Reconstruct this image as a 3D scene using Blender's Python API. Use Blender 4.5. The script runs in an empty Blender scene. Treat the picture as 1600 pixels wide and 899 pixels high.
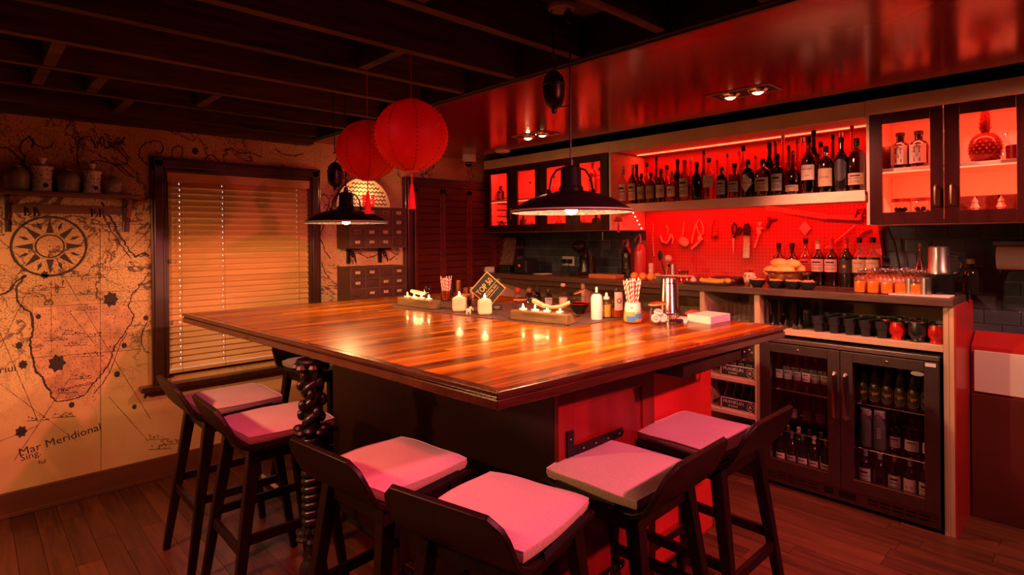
import bpy, bmesh, math, random
from mathutils import Vector, Matrix
random.seed(7)
PI = math.pi
C = bpy.context.scene.collection
scn = bpy.context.scene
# ---------------- camera ----------------
FPX, EYE, HOR, YAW, ROLL = 900.0, 1.5, 373.0, math.radians(43.5), math.radians(0.5)
cd = bpy.data.cameras.new('camera'); cam = bpy.data.objects.new('camera', cd); C.objects.link(cam)
cd.sensor_width = 36; cd.lens = FPX/1600*36; cd.shift_y = -(449.5-HOR)/1600; cd.clip_start = .05
cam.matrix_world = (Matrix.Translation((0, 0, EYE)) @ Matrix.Rotation(-YAW, 4, 'Z') @ Matrix.Rotation(PI/2, 4, 'X') @ Matrix.Rotation(-ROLL, 4, 'Z'))
scn.camera = cam
vs = scn.view_settings
vs.view_transform = 'Standard'; vs.look = 'None'; vs.gamma = 1; vs.use_curve_mapping = False; vs.exposure = 0.0
scn.cycles.transparent_max_bounces = 32
# ---------------- world ----------------
w = bpy.data.worlds.new('night_room'); scn.world = w; w.use_nodes = True
w.node_tree.nodes['Background'].inputs[0].default_value = (.05, .012, .006, 1)
w.node_tree.nodes['Background'].inputs[1].default_value = .3
# ---------------- lights that belong to the room ----------------
def area(name, loc, rot, size, power, col, size_y=None, spread=PI):
    l = bpy.data.lights.new(name, 'AREA'); l.energy = power; l.color = col; l.size = size; l.spread = spread
    if size_y: l.shape = 'RECTANGLE'; l.size_y = size_y
    o = bpy.data.objects.new(name, l); o.location = loc; o.rotation_euler = rot; C.objects.link(o); return o
def spot(name, loc, target, power, col, ang=100, blend=.6, rad=.03):
    l = bpy.data.lights.new(name, 'SPOT'); l.energy = power; l.color = col; l.spot_size = math.radians(ang); l.spot_blend = blend; l.shadow_soft_size = rad
    o = bpy.data.objects.new(name, l); o.location = loc; C.objects.link(o)
    o.rotation_euler = (Vector(target)-Vector(loc)).to_track_quat('-Z', 'Y').to_euler(); return o
def point(name, loc, power, col, rad=.02):
    l = bpy.data.lights.new(name, 'POINT'); l.energy = power; l.color = col; l.shadow_soft_size = rad
    o = bpy.data.objects.new(name, l); o.location = loc; C.objects.link(o); return o
PINK = (1, .11, .19); RED = (1, .012, .009)
WX, WY, CEIL = 4.05, 4.2, 2.24       # bar wall, window wall, soffit height
CABX, CTX = 3.6, 3.53                # cabinet front, counter front
PEND = [(1.68, 1.44), (1.59, 3.06)]
spot('ceiling_spot_light_a', (-.05, 1.85, 2.2), (.9, 1.9, .7), 82, PINK, 105, .7, .05)
spot('ceiling_spot_light_b', (1.60, -.75, 2.12), (1.95, 1.25, .75), 400, (1, .14, .19), 76, .7, .05)
spot('ceiling_spot_light_c', (.25, .35, 2.2), (.95, 1.2, .75), 12, PINK, 80, .7, .05)
spot('ceiling_spot_light_d', (.30, 1.15, 2.2), (.80, 2.05, 0), 75, (1, .035, .02), 62, .9, .05)
spot('soffit_spot_light_a', (2.87, 1.40, 2.17), (3.75, .45, .7), 90, (1, .30, .20), 100, .8, .03)
spot('soffit_spot_light_c', (2.95, -.40, 2.18), (3.75, .50, .95), 135, (1, .36, .27), 95, .8, .03)
spot('soffit_spot_light_b', (2.96, 2.87, 2.17), (2.9, 2.6, 0), 22, (1, .10, .06), 140, .8, .03)
for i, (x, y) in enumerate(PEND):
    point('pendant_bulb_light_%d' % i, (x, y, 1.622), [52, 26][i], [(1, .58, .27), (1, .48, .15)][i], .015)
# the next pendant along, out of the frame on the left
spot('left_pendant_light', (-.55, 2.55, 1.64), (-.40, 2.75, 0), 125, (1, .43, .16), 174, .22, .05)
# red LED strips in the cabinets and under the shelf
area('led_light_shelf', (3.93, 1.83, 2.148), (0, 0, 0), .03, 5, RED, 1.6)
area('led_light_peg', (3.86, 1.83, 1.700), (0, math.radians(-14), 0), .03, 9, RED, 1.6)
area('led_light_right_top', (3.66, .50, 2.14), (0, math.radians(-25), 0), .04, 6.5, (1, .05, .02), .8)
area('led_light_right_low', (3.68, .50, 1.842), (0, math.radians(-25), 0), .04, 7.5, (1, .09, .035), .8)
area('led_light_left_top', (3.66, 3.42, 2.14), (0, math.radians(-25), 0), .04, 7, RED, 1.4)
area('led_light_left_low', (3.68, 3.42, 1.842), (0, math.radians(-25), 0), .04, 7, RED, 1.4)

# ---------------- pixel rays: a photograph pixel on a real plane ----------------
_c, _s = math.cos(ROLL), math.sin(ROLL)
def P(px, py, x=None, y=None, z=None):
    u = (px-800)/FPX; v = (py-HOR)/FPX; a = u*_c-v*_s; b = u*_s+v*_c
    d = Vector((math.sin(YAW)+math.cos(YAW)*a, math.cos(YAW)-math.sin(YAW)*a, -b))
    if x is not None: k = x/d.x
    elif y is not None: k = y/d.y
    else: k = (z-EYE)/d.z
    return Vector((0, 0, EYE))+d*k
# ---------------- materials ----------------
MATS = {}
def nodes(name):
    m = bpy.data.materials.new(name); m.use_nodes = True; nt = m.node_tree
    return m, nt, nt.nodes['Principled BSDF']
def L(nt, a, b): nt.links.new(a, b)
def mat(name, col, rough=.5, metal=0, noise=0, scale=8, stretch=(1, 1, 1), bump=0, coat=0, emis=0, ecol=None, trans=0, spec=.5, rnd=0, sheen=0, coords='Object', ior=1.45):
    if name in MATS: return MATS[name]
    m, nt, b = nodes(name); I = b.inputs
    I['Base Color'].default_value = (*col, 1); I['Roughness'].default_value = rough; I['Metallic'].default_value = metal
    I['Coat Weight'].default_value = coat; I['Coat Roughness'].default_value = .08; I['Transmission Weight'].default_value = trans
    I['Specular IOR Level'].default_value = spec; I['Sheen Weight'].default_value = sheen; I['IOR'].default_value = ior
    if emis: I['Emission Color'].default_value = (*(ecol or col), 1); I['Emission Strength'].default_value = emis
    if noise or bump:
        tc = nt.nodes.new('ShaderNodeTexCoord'); mp = nt.nodes.new('ShaderNodeMapping'); n = nt.nodes.new('ShaderNodeTexNoise')
        mp.inputs['Scale'].default_value = stretch; n.inputs['Scale'].default_value = scale; n.inputs['Detail'].default_value = 6
        L(nt, tc.outputs[coords], mp.inputs[0]); L(nt, mp.outputs[0], n.inputs['Vector'])
        src = n.outputs[0]
        if rnd:
            oi = nt.nodes.new('ShaderNodeObjectInfo'); cx = nt.nodes.new('ShaderNodeVectorMath'); cx.operation = 'SCALE'
            cv = nt.nodes.new('ShaderNodeCombineXYZ'); mu = nt.nodes.new('ShaderNodeMath'); mu.operation = 'MULTIPLY'; mu.inputs[1].default_value = 37
            L(nt, oi.outputs['Random'], mu.inputs[0]); L(nt, mu.outputs[0], cv.inputs[2]); L(nt, cv.outputs[0], mp.inputs['Location'])
        cr = nt.nodes.new('ShaderNodeValToRGB'); cr.color_ramp.elements[0].position = .3; cr.color_ramp.elements[1].position = .7
        lo = tuple(max(0, c*(1-noise)) for c in col); hi = tuple(min(1, c*(1+noise)) for c in col)
        cr.color_ramp.elements[0].color = (*lo, 1); cr.color_ramp.elements[1].color = (*hi, 1)
        L(nt, src, cr.inputs[0]); out = cr.outputs[0]
        if rnd:
            hs = nt.nodes.new('ShaderNodeHueSaturation'); mr = nt.nodes.new('ShaderNodeMapRange')
            mr.inputs['To Min'].default_value = 1-rnd; mr.inputs['To Max'].default_value = 1+rnd
            L(nt, oi.outputs['Random'], mr.inputs[0]); L(nt, mr.outputs[0], hs.inputs['Value']); L(nt, out, hs.inputs['Color']); out = hs.outputs[0]
        if noise: L(nt, out, I['Base Color'])
        if bump:
            bp = nt.nodes.new('ShaderNodeBump'); bp.inputs['Strength'].default_value = bump; bp.inputs['Distance'].default_value = .004
            L(nt, src, bp.inputs['Height']); L(nt, bp.outputs[0], I['Normal'])
    MATS[name] = m; return m
def glass(name, tint=(1, 1, 1), gloss=.09, rough=.06, density=1.0):
    """thin clear glass: tinted see-through mixed with a fresnel mirror"""
    if name in MATS: return MATS[name]
    m, nt, b = nodes(name); nt.nodes.remove(b); o = nt.nodes['Material Output']
    t = nt.nodes.new('ShaderNodeBsdfTransparent'); t.inputs[0].default_value = (*tint, 1)
    g = nt.nodes.new('ShaderNodeBsdfGlossy'); g.inputs['Roughness'].default_value = rough
    lw = nt.nodes.new('ShaderNodeLayerWeight'); lw.inputs[0].default_value = .25
    ad = nt.nodes.new('ShaderNodeMath'); ad.operation = 'MULTIPLY_ADD'; ad.inputs[1].default_value = .55*density; ad.inputs[2].default_value = gloss
    mx = nt.nodes.new('ShaderNodeMixShader')
    L(nt, lw.outputs['Facing'], ad.inputs[0]); L(nt, ad.outputs[0], mx.inputs[0]); L(nt, t.outputs[0], mx.inputs[1]); L(nt, g.outputs[0], mx.inputs[2]); L(nt, mx.outputs[0], o.inputs[0])
    MATS[name] = m; return m
def wood(name, c1, c2, rough=.4, scale=3, axis='x', coat=0, rnd=0.0, bump=.15, spec=.5):
    if name in MATS: return MATS[name]
    m, nt, b = nodes(name); I = b.inputs; N = nt.nodes.new
    tc = N('ShaderNodeTexCoord'); mp = N('ShaderNodeMapping'); n = N('ShaderNodeTexNoise'); n2 = N('ShaderNodeTexNoise')
    s = {'x': (.12, 1.6, 1.6), 'y': (1.6, .12, 1.6), 'z': (1.6, 1.6, .12)}[axis]
    mp.inputs['Scale'].default_value = s; n.inputs['Scale'].default_value = scale*14; n.inputs['Detail'].default_value = 8; n.inputs['Distortion'].default_value = .6
    n2.inputs['Scale'].default_value = scale*2
    oi = N('ShaderNodeObjectInfo'); mu = N('ShaderNodeMath'); mu.operation = 'MULTIPLY'; mu.inputs[1].default_value = 53; cv = N('ShaderNodeCombineXYZ')
    L(nt, oi.outputs['Random'], mu.inputs[0])
    for i in range(3): L(nt, mu.outputs[0], cv.inputs[i])
    L(nt, cv.outputs[0], mp.inputs['Location']); L(nt, tc.outputs['Object'], mp.inputs[0]); L(nt, mp.outputs[0], n.inputs['Vector']); L(nt, mp.outputs[0], n2.inputs['Vector'])
    ad = N('ShaderNodeMath'); ad.operation = 'ADD'; hf = N('ShaderNodeMath'); hf.operation = 'MULTIPLY'; hf.inputs[1].default_value = .5
    L(nt, n.outputs[0], ad.inputs[0]); L(nt, n2.outputs[0], ad.inputs[1]); L(nt, ad.outputs[0], hf.inputs[0])
    cr = N('ShaderNodeValToRGB'); cr.color_ramp.elements[0].position = .36; cr.color_ramp.elements[1].position = .64
    cr.color_ramp.elements[0].color = (*c1, 1); cr.color_ramp.elements[1].color = (*c2, 1); L(nt, hf.outputs[0], cr.inputs[0])
    hs = N('ShaderNodeHueSaturation'); mr = N('ShaderNodeMapRange'); mr.inputs['To Min'].default_value = 1-rnd; mr.inputs['To Max'].default_value = 1+rnd
    L(nt, oi.outputs['Random'], mr.inputs[0]); L(nt, mr.outputs[0], hs.inputs['Value']); L(nt, cr.outputs[0], hs.inputs['Color']); L(nt, hs.outputs[0], I['Base Color'])
    bp = N('ShaderNodeBump'); bp.inputs['Strength'].default_value = bump; bp.inputs['Distance'].default_value = .002; L(nt, n.outputs[0], bp.inputs['Height']); L(nt, bp.outputs[0], I['Normal'])
    I['Roughness'].default_value = rough; I['Coat Weight'].default_value = coat; I['Coat Roughness'].default_value = .05; I['Specular IOR Level'].default_value = spec
    MATS[name] = m; return m
def map_paper():
    """printed antique chart: tan paper, noise coastlines, stipple, fine hatching"""
    m, nt, b = nodes('map_wallpaper'); N = nt.nodes.new; I = b.inputs
    tc = N('ShaderNodeTexCoord')
    def noise(sc, det=6, dist=0, rough=.5):
        n = N('ShaderNodeTexNoise'); n.inputs['Scale'].default_value = sc; n.inputs['Detail'].default_value = det; n.inputs['Distortion'].default_value = dist; n.inputs['Roughness'].default_value = rough
        L(nt, tc.outputs['Object'], n.inputs['Vector']); return n.outputs[0]
    def math_(op, a, b_=None, c_=None):
        k = N('ShaderNodeMath'); k.operation = op
        for i, v in enumerate((a, b_, c_)):
            if v is None: continue
            if isinstance(v, (int, float)): k.inputs[i].default_value = v
            else: L(nt, v, k.inputs[i])
        return k.outputs[0]
    def sstep(v, a, c):
        k = N('ShaderNodeMapRange'); k.interpolation_type = 'SMOOTHSTEP'; k.inputs[1].default_value = a; k.inputs[2].default_value = c; L(nt, v, k.inputs[0]); return k.outputs[0]
    base = N('ShaderNodeValToRGB'); e = base.color_ramp.elements; e[0].position = .3; e[1].position = .72
    e[0].color = (.56, .28, .13, 1); e[1].color = (.85, .49, .26, 1); L(nt, noise(2.2, 8), base.inputs[0])
    rd = N('ShaderNodeMixRGB'); rd.inputs[2].default_value = (.66, .27, .17, 1); L(nt, sstep(noise(1.7, 3), .56, .74), rd.inputs[0]); L(nt, base.outputs[0], rd.inputs[1])
    land = noise(2.1, 10, .5, .62)
    line = math_('SUBTRACT', 1.0, sstep(math_('ABSOLUTE', math_('SUBTRACT', land, .5)), .004, .014))
    land2 = noise(4.3, 9, .8, .6)
    line2 = math_('MULTIPLY', math_('SUBTRACT', 1.0, sstep(math_('ABSOLUTE', math_('SUBTRACT', land2, .46)), .003, .012)), sstep(land, .5, .53))
    stip = math_('MULTIPLY', sstep(noise(120, 2, 0, .7), .51, .60), sstep(noise(3.2, 5), .34, .54))
    speck = sstep(noise(55, 5, .8, .8), .60, .64)
    ink = math_('MAXIMUM', math_('MAXIMUM', line, math_('MULTIPLY', line2, .8)), math_('MAXIMUM', math_('MULTIPLY', stip, .75), math_('MULTIPLY', speck, .8)))
    # clean sea low on the wall: fewer marks there
    sx = N('ShaderNodeSeparateXYZ'); L(nt, tc.outputs['Object'], sx.inputs[0])
    ink = math_('MULTIPLY', ink, sstep(sx.outputs[2], .35, 1.15))
    mx = N('ShaderNodeMixRGB'); mx.inputs[2].default_value = (.055, .022, .022, 1); L(nt, math_('MULTIPLY', ink, .88), mx.inputs[0]); L(nt, rd.outputs[0], mx.inputs[1])
    L(nt, mx.outputs[0], I['Base Color']); I['Roughness'].default_value = .62; I['Specular IOR Level'].default_value = .3
    return m
def peg_mat():
    m, nt, b = nodes('pegboard'); N = nt.nodes.new; tc = N('ShaderNodeTexCoord'); vm = N('ShaderNodeVectorMath'); vm.operation = 'SCALE'; vm.inputs['Scale'].default_value = 40
    fr = N('ShaderNodeVectorMath'); fr.operation = 'FRACTION'; sb = N('ShaderNodeVectorMath'); sb.operation = 'SUBTRACT'; sb.inputs[1].default_value = (.5, .5, .5)
    ml = N('ShaderNodeVectorMath'); ml.operation = 'MULTIPLY'; ml.inputs[1].default_value = (0, 1, 1); ln = N('ShaderNodeVectorMath'); ln.operation = 'LENGTH'
    lt = N('ShaderNodeMath'); lt.operation = 'LESS_THAN'; lt.inputs[1].default_value = .15; mx = N('ShaderNodeMixRGB')
    mx.inputs[1].default_value = (.50, .022, .022, 1); mx.inputs[2].default_value = (.08, .01, .01, 1)
    L(nt, tc.outputs['Object'], vm.inputs[0]); L(nt, vm.outputs[0], fr.inputs[0]); L(nt, fr.outputs[0], sb.inputs[0]); L(nt, sb.outputs[0], ml.inputs[0]); L(nt, ml.outputs[0], ln.inputs[0])
    L(nt, ln.outputs['Value'], lt.inputs[0]); L(nt, lt.outputs[0], mx.inputs[0]); L(nt, mx.outputs[0], b.inputs['Base Color']); b.inputs['Roughness'].default_value = .45; return m
# ---------------- mesh builder ----------------
class MB:
    def __init__(s): s.v = []; s.f = []
    def add(s, V, F, M=None):
        n = len(s.v); s.v += [tuple(M @ Vector(p)) if M else tuple(p) for p in V]; s.f += [tuple(i+n for i in f) for f in F]; return s
    def box(s, x0, x1, y0, y1, z0, z1, M=None):
        return s.add([(x0, y0, z0), (x1, y0, z0), (x1, y1, z0), (x0, y1, z0), (x0, y0, z1), (x1, y0, z1), (x1, y1, z1), (x0, y1, z1)],
                     [(0, 3, 2, 1), (4, 5, 6, 7), (0, 1, 5, 4), (1, 2, 6, 5), (2, 3, 7, 6), (3, 0, 4, 7)], M)
    def cbox(s, c, d, M=None): return s.box(c[0]-d[0]/2, c[0]+d[0]/2, c[1]-d[1]/2, c[1]+d[1]/2, c[2]-d[2]/2, c[2]+d[2]/2, M)
    def prism(s, poly, z0, z1, M=None):
        n = len(poly); V = [(p[0], p[1], z0) for p in poly]+[(p[0], p[1], z1) for p in poly]
        return s.add(V, [tuple(range(n-1, -1, -1)), tuple(range(n, 2*n))]+[(i, (i+1) % n, n+(i+1) % n, n+i) for i in range(n)], M)
    def lathe(s, prof, n=20, c=(0, 0, 0), M=None, caps=True, sy=1):
        V = []; F = []
        for r, z in prof:
            for i in range(n):
                a = 2*PI*i/n; V.append((c[0]+r*math.cos(a), c[1]+sy*r*math.sin(a), c[2]+z))
        for j in range(len(prof)-1):
            for i in range(n): k = (i+1) % n; F.append((j*n+i, j*n+k, (j+1)*n+k, (j+1)*n+i))
        if caps:
            if prof[0][0] > 1e-5: F.append(tuple(range(n-1, -1, -1)))
            if prof[-1][0] > 1e-5: F.append(tuple((len(prof)-1)*n+i for i in range(n)))
        return s.add(V, F, M)
    def ball(s, c, r, n=14, sq=(1, 1, 1), M=None):
        m = n//2; V = []; F = []
        for j in range(m+1):
            t = PI*j/m
            for i in range(n):
                a = 2*PI*i/n; V.append((c[0]+r*sq[0]*math.sin(t)*math.cos(a), c[1]+r*sq[1]*math.sin(t)*math.sin(a), c[2]-r*sq[2]*math.cos(t)))
        for j in range(m):
            for i in range(n): k = (i+1) % n; F.append((j*n+i, j*n+k, (j+1)*n+k, (j+1)*n+i))
        return s.add(V, F, M)
    def tube(s, pts, r, n=8, M=None, closed=False):
        pts = [Vector(p) for p in pts]; m = len(pts); rr = r if isinstance(r, (list, tuple)) else [r]*m
        up = Vector((0, 0, 1)); V = []; F = []; pn = None
        for i, p in enumerate(pts):
            if closed: t = pts[(i+1) % m]-pts[i-1]
            else: t = pts[min(i+1, m-1)]-pts[max(i-1, 0)]
            t.normalize()
            a = pn-t*pn.dot(t) if pn else (up if abs(t.dot(up)) < .9 else Vector((1, 0, 0))).cross(t)
            if a.length < 1e-6: a = Vector((1, 0, 0)).cross(t)
            a.normalize(); pn = a; b_ = t.cross(a)
            for k in range(n):
                g = 2*PI*k/n; V.append(p+(a*math.cos(g)+b_*math.sin(g))*rr[i])
        for i in range(m if closed else m-1):
            j = (i+1) % m
            for k in range(n): q = (k+1) % n; F.append((i*n+k, i*n+q, j*n+q, j*n+k))
        if not closed: F += [tuple(range(n-1, -1, -1)), tuple((m-1)*n+k for k in range(n))]
        return s.add(V, F, M)
    def bar(s, a, b_, w1, d1, w2=None, d2=None, side=None):
        a = Vector(a); b_ = Vector(b_); t = (b_-a).normalized(); sd = Vector(side or (1, 0, 0)); sd = (sd-t*sd.dot(t)).normalized(); u = t.cross(sd)
        w2 = w2 or w1; d2 = d2 or d1; V = []
        for p, ww, dd in ((a, w1, d1), (b_, w2, d2)):
            for i, j in ((-1, -1), (1, -1), (1, 1), (-1, 1)): V.append(p+sd*i*ww/2+u*j*dd/2)
        return s.add(V, [(0, 3, 2, 1), (4, 5, 6, 7), (0, 1, 5, 4), (1, 2, 6, 5), (2, 3, 7, 6), (3, 0, 4, 7)])
    def build(s, name, m, parent=None, smooth=False, bevel=0, label=None, loc=None, seg=2):
        me = bpy.data.meshes.new(name); me.from_pydata(s.v, [], s.f); me.validate(); me.materials.append(m)
        bm = bmesh.new(); bm.from_mesh(me); bmesh.ops.recalc_face_normals(bm, faces=bm.faces); bm.to_mesh(me); bm.free()
        if smooth:
            me.polygons.foreach_set('use_smooth', [True]*len(me.polygons)); me.set_sharp_from_angle(angle=math.radians(38))
        me.update()
        o = bpy.data.objects.new(name, me); C.objects.link(o)
        if parent: o.parent = parent
        if loc: o.location = loc
        if bevel:
            b_ = o.modifiers.new('bevel', 'BEVEL'); b_.width = bevel; b_.segments = seg; b_.limit_method = 'ANGLE'
        if label: o['label'] = label
        return o
TXT = {}
def text(s, size=1.0):
    """flat mesh of a string, centred, in the XY plane"""
    if s not in TXT:
        cu = bpy.data.curves.new('t', 'FONT'); cu.body = s; cu.align_x = 'CENTER'; cu.align_y = 'CENTER'; cu.resolution_u = 2
        o = bpy.data.objects.new('t', cu); C.objects.link(o); bpy.context.view_layer.update()
        me = bpy.data.meshes.new_from_object(o.evaluated_get(bpy.context.evaluated_depsgraph_get()))
        TXT[s] = ([tuple(v.co) for v in me.vertices], [tuple(p.vertices) for p in me.polygons])
        bpy.data.objects.remove(o); bpy.data.curves.remove(cu); bpy.data.meshes.remove(me)
    V, F = TXT[s]; return [(a*size, b*size, 0) for a, b, _ in V], F
def lettering(s, size, fn, name, m, parent=None):
    V, F = text(s, size); mb = MB(); mb.add([fn(a, b) for a, b, _ in V], F); o = mb.build(name, m, parent); return o
def thing(name, label, cat, loc=(0, 0, 0), rz=0, group=None):
    o = bpy.data.objects.new(name, None); o.empty_display_size = .05; C.objects.link(o); o.location = loc; o.rotation_euler = (0, 0, rz)
    return tag(o, label, cat, group)
def tag(o, label, cat, group=None):
    o['label'] = label; o['category'] = cat
    if group: o['group'] = group
    return o
def struct(o): o['kind'] = 'structure'; return o
def dup(root, loc, rz=None, label=None, group=None):
    r = root.copy(); C.objects.link(r); r.location = loc
    if rz is not None: r.rotation_euler = (0, 0, rz)
    if label: r['label'] = label
    if group: r['group'] = group
    for ch in list(root.children):
        c = ch.copy(); C.objects.link(c); c.parent = r
        for g in list(ch.children): d = g.copy(); C.objects.link(d); d.parent = c
    return r
ORD = ['first', 'second', 'third', 'fourth', 'fifth', 'sixth', 'seventh', 'eighth', 'ninth', 'tenth', 'eleventh', 'twelfth', 'thirteenth', 'fourteenth', 'fifteenth', 'sixteenth', 'seventeenth', 'eighteenth', 'nineteenth', 'twentieth', 'twenty-first', 'twenty-second', 'twenty-third', 'twenty-fourth', 'twenty-fifth', 'twenty-sixth', 'twenty-seventh']
# ---------------- materials used around the room ----------------
darkwood = wood('dark_stained_wood', (.010, .004, .003), (.028, .009, .006), .35, 3, 'z', spec=.5)
beamwood = wood('old_ceiling_timber', (.030, .013, .009), (.13, .055, .036), .75, 2.5, 'x', spec=.2)
frameW = wood('window_frame_wood', (.035, .010, .006), (.07, .02, .012), .3, 3, 'z', coat=.3)
blindM = wood('blind_slat_wood', (.56, .25, .085), (.70, .34, .13), .42, 3, 'x', rnd=.06)
floorM = wood('floor_board_wood', (.045, .012, .006), (.125, .036, .016), .38, 2.2, 'y', rnd=.28, bump=.3)
staveM = wood('bar_top_stave_wood', (.055, .010, .001), (.44, .120, .005), .30, 2.0, 'x', coat=.25, rnd=.55, bump=.06, spec=.10)
edgeM = wood('bar_edge_wood', (.035, .010, .006), (.08, .024, .012), .22, 3, 'x', coat=.5)
paleW = wood('pale_birch_edge', (.52, .33, .19), (.62, .42, .25), .5, 3, 'y')
paleZ = wood('pale_birch_upright', (.52, .33, .19), (.62, .42, .25), .5, 3, 'z')
creamP = mat('cream_painted_board', (.84, .62, .42), .5, noise=.08, scale=6)
soffM = mat('gloss_red_ceiling_paint', (.20, .003, .003), .17, noise=.12, scale=2, spec=.5)
soffM.node_tree.nodes['Principled BSDF'].inputs['Specular Tint'].default_value = (1, .02, .02, 1)
redP = mat('red_painted_board', (.45, .02, .018), .32, noise=.15, scale=5)
redD = mat('dark_red_door_wood', (.16, .008, .008), .3, noise=.35, scale=4, stretch=(3, 3, .4))
cabW = mat('dark_red_brown_cabinet_wood', (.038, .006, .005), .28, noise=.3, scale=5, stretch=(3, 3, .5))
tileM = mat('dark_slate_glazed_tile', (.055, .070, .082), .14, noise=.25, scale=9, rnd=.25, bump=.12)
groutM = mat('pale_grout', (.34, .31, .29), .8)
countM = wood('dark_counter_wood', (.075, .038, .028), (.13, .07, .05), .25, 3, 'y', coat=.3)
steel = mat('brushed_steel', (.55, .50, .48), .3, metal=1, noise=.06, scale=30, stretch=(1, 1, .05))
steelD = mat('dark_brushed_steel', (.20, .15, .14), .38, metal=1, noise=.1, scale=20, stretch=(.1, 1, 1))
chrome = mat('polished_metal', (.8, .78, .75), .12, metal=1)
copper = mat('copper_metal', (.75, .36, .20), .2, metal=1, noise=.1, scale=10)
brass = mat('worn_brass', (.52, .33, .12), .32, metal=1, noise=.25, scale=10)
blackG = mat('gloss_black', (.008, .007, .007), .12, coat=.4)
blackM = mat('matt_black', (.012, .011, .012), .5)
blackI = mat('black_iron', (.010, .009, .009), .38, metal=.3, noise=.3, scale=30)
whiteP = mat('white_plastic', (.75, .70, .64), .35)
paperM = mat('cream_paper_label', (.62, .52, .40), .6, noise=.08, scale=40)
paperB = mat('buff_paper_label', (.45, .32, .18), .6, noise=.1, scale=40)
inkM = mat('black_print', (.02, .015, .015), .6)
inkR = mat('red_print', (.5, .03, .02), .6)
inkO = mat('orange_print', (.85, .25, .04), .5)
inkW = mat('white_print', (.75, .70, .62), .5)
goldM = mat('gold_frame_metal', (.95, .55, .16), .3, metal=.8)
mapM = map_paper()
# ---------------- the room shell ----------------
def wall(name, boxes, m):
    mb = MB()
    for b in boxes: mb.box(*b)
    return struct(mb.build(name, m))
WL0, WL1, WZ0, WZ1 = .915, 1.885, .64, 1.96      # window opening
W = wall('wall_left', [(-2.6, WL0, WY, WY+.15, 0, 2.6), (WL1, WX+.2, WY, WY+.15, 0, 2.6), (WL0, WL1, WY, WY+.15, 0, WZ0), (WL0, WL1, WY, WY+.15, WZ1, 2.6)], mapM)
wall('wall_right', [(WX+.012, WX+.2, -2.6, WY, 0, 2.6)], groutM)
plain = mat('dark_red_plaster', (.05, .012, .008), .7, noise=.2, scale=3)
wall('wall_rear', [(-2.75, WX+.2, -2.75, -2.6, 0, 2.6)], plain)
wall('wall_side', [(-2.75, -2.6, -2.6, WY+.15, 0, 2.6)], plain)
flr = wall('floor', [(-2.6, WX+.2, -2.6, WY+.15, -.1, -.006)], mat('dark_subfloor', (.02, .006, .004), .9))
ceil_ = wall('ceiling', [(-2.75, WX+.2, -2.75, WY+.15, 2.50, 2.6)], mat('black_ceiling_boards', (.012, .007, .006), .9))
# floor boards, one by one where they are seen
rnd = random.Random(3); boards = []
x = -1.3; bw = .098
while x < 4.0:
    y = -.6+rnd.random()*.5-.5
    while y < WY:
        ln = rnd.choice([.42, .6, .8, 1.05]); boards.append((x, y, ln)); y += ln
    x += bw
def seen(px_, py_):
    d = Vector((px_, py_, -EYE)); f = d.x*math.sin(YAW)+d.y*math.cos(YAW)
    if f < .4: return None
    u = 800+FPX*(d.x*math.cos(YAW)-d.y*math.sin(YAW))/f; v = HOR+FPX*EYE/f
    return (u, v, f)
vis = []; rest = []
for b in boards:
    s = seen(b[0]+bw/2, b[1]+b[2]/2); under = 1.5 < b[0] < 2.6 and 1.3 < b[1] < 2.9
    (vis if s and -60 < s[0] < 1660 and s[1] < 1080 and not under and b[0] < 3.55 else rest).append((s[2] if s else 99, b))
vis.sort(); rest += vis[298:]; vis = vis[:298]
bmesh_cache = {}
for _, (bx, by, ln) in vis:
    if ln not in bmesh_cache:
        o = MB().box(0, bw-.0022, 0, ln-.0025, -.006, 0).build('floor_board', floorM, flr); bmesh_cache[ln] = o.data
        md = o.modifiers.new('bevel', 'BEVEL'); md.width = .0012; md.segments = 1
    else:
        o = bpy.data.objects.new('floor_board', bmesh_cache[ln]); C.objects.link(o); o.parent = flr
    o.location = (bx, by, rnd.uniform(-.0008, .0004))
mb = MB()
for _, (bx, by, ln) in rest: mb.box(bx, bx+bw-.0022, by, min(by+ln, WY)-.0025, -.006, -.0003)
o = mb.build('floor_boards_beyond', floorM, flr); o['kind'] = 'stuff'
# baseboard on the window wall
def bar_along(name, x0, x1, y0, y1, z0, z1, m, bev=.006): return struct(MB().box(x0, x1, y0, y1, z0, z1).build(name, m, bevel=bev))
bb = mat('reddish_baseboard_wood', (.13, .035, .018), .35, noise=.3, scale=4, stretch=(.3, 2, 2))
bar_along('baseboard_left', -2.5, 2.70, WY-.022, WY-.001, 0, .135, bb)
bar_along('trim_1', -2.5, 2.70, WY-.034, WY-.022, 0, .025, bb, .004)
# ---------------- ceiling timbers ----------------
jy = [.74, 1.13, 1.53, 1.92, 2.30, 2.69, 3.14, 3.55, 4.0, .35, -.05, -.45, -.9, -1.4]
for i, y in enumerate(jy):
    o = MB().box(-2.6, 1.86, y, y+.045, 2.25+rnd.uniform(-.004, .004), 2.44).build('ceiling_joist', beamwood, ceil_, bevel=.003)
MB().box(1.86, 1.90, -2.6, 4.19, 2.243, 2.46).build('joist_header', mat('black_header_board', (.02, .012, .01), .8), ceil_)
MB().box(-2.6, 1.88, 4.10, 4.199, 2.21, 2.47).build('wall_plate', beamwood, ceil_, bevel=.004)
for (x, y0, y1) in ((.23, 3.20, 3.54), (.44, 3.20, 3.54), (.93, 3.20, 3.54), (.24, 2.74, 3.13), (-.3, 3.2, 3.54), (.62, 3.61, 3.99), (1.02, 1.17, 1.52), (.55, 1.58, 1.91), (1.25, 1.97, 2.29)):
    MB().box(x, x+.045, y0, y1, 2.252, 2.41).build('joist_blocking', beamwood, ceil_, bevel=.003)
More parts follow.
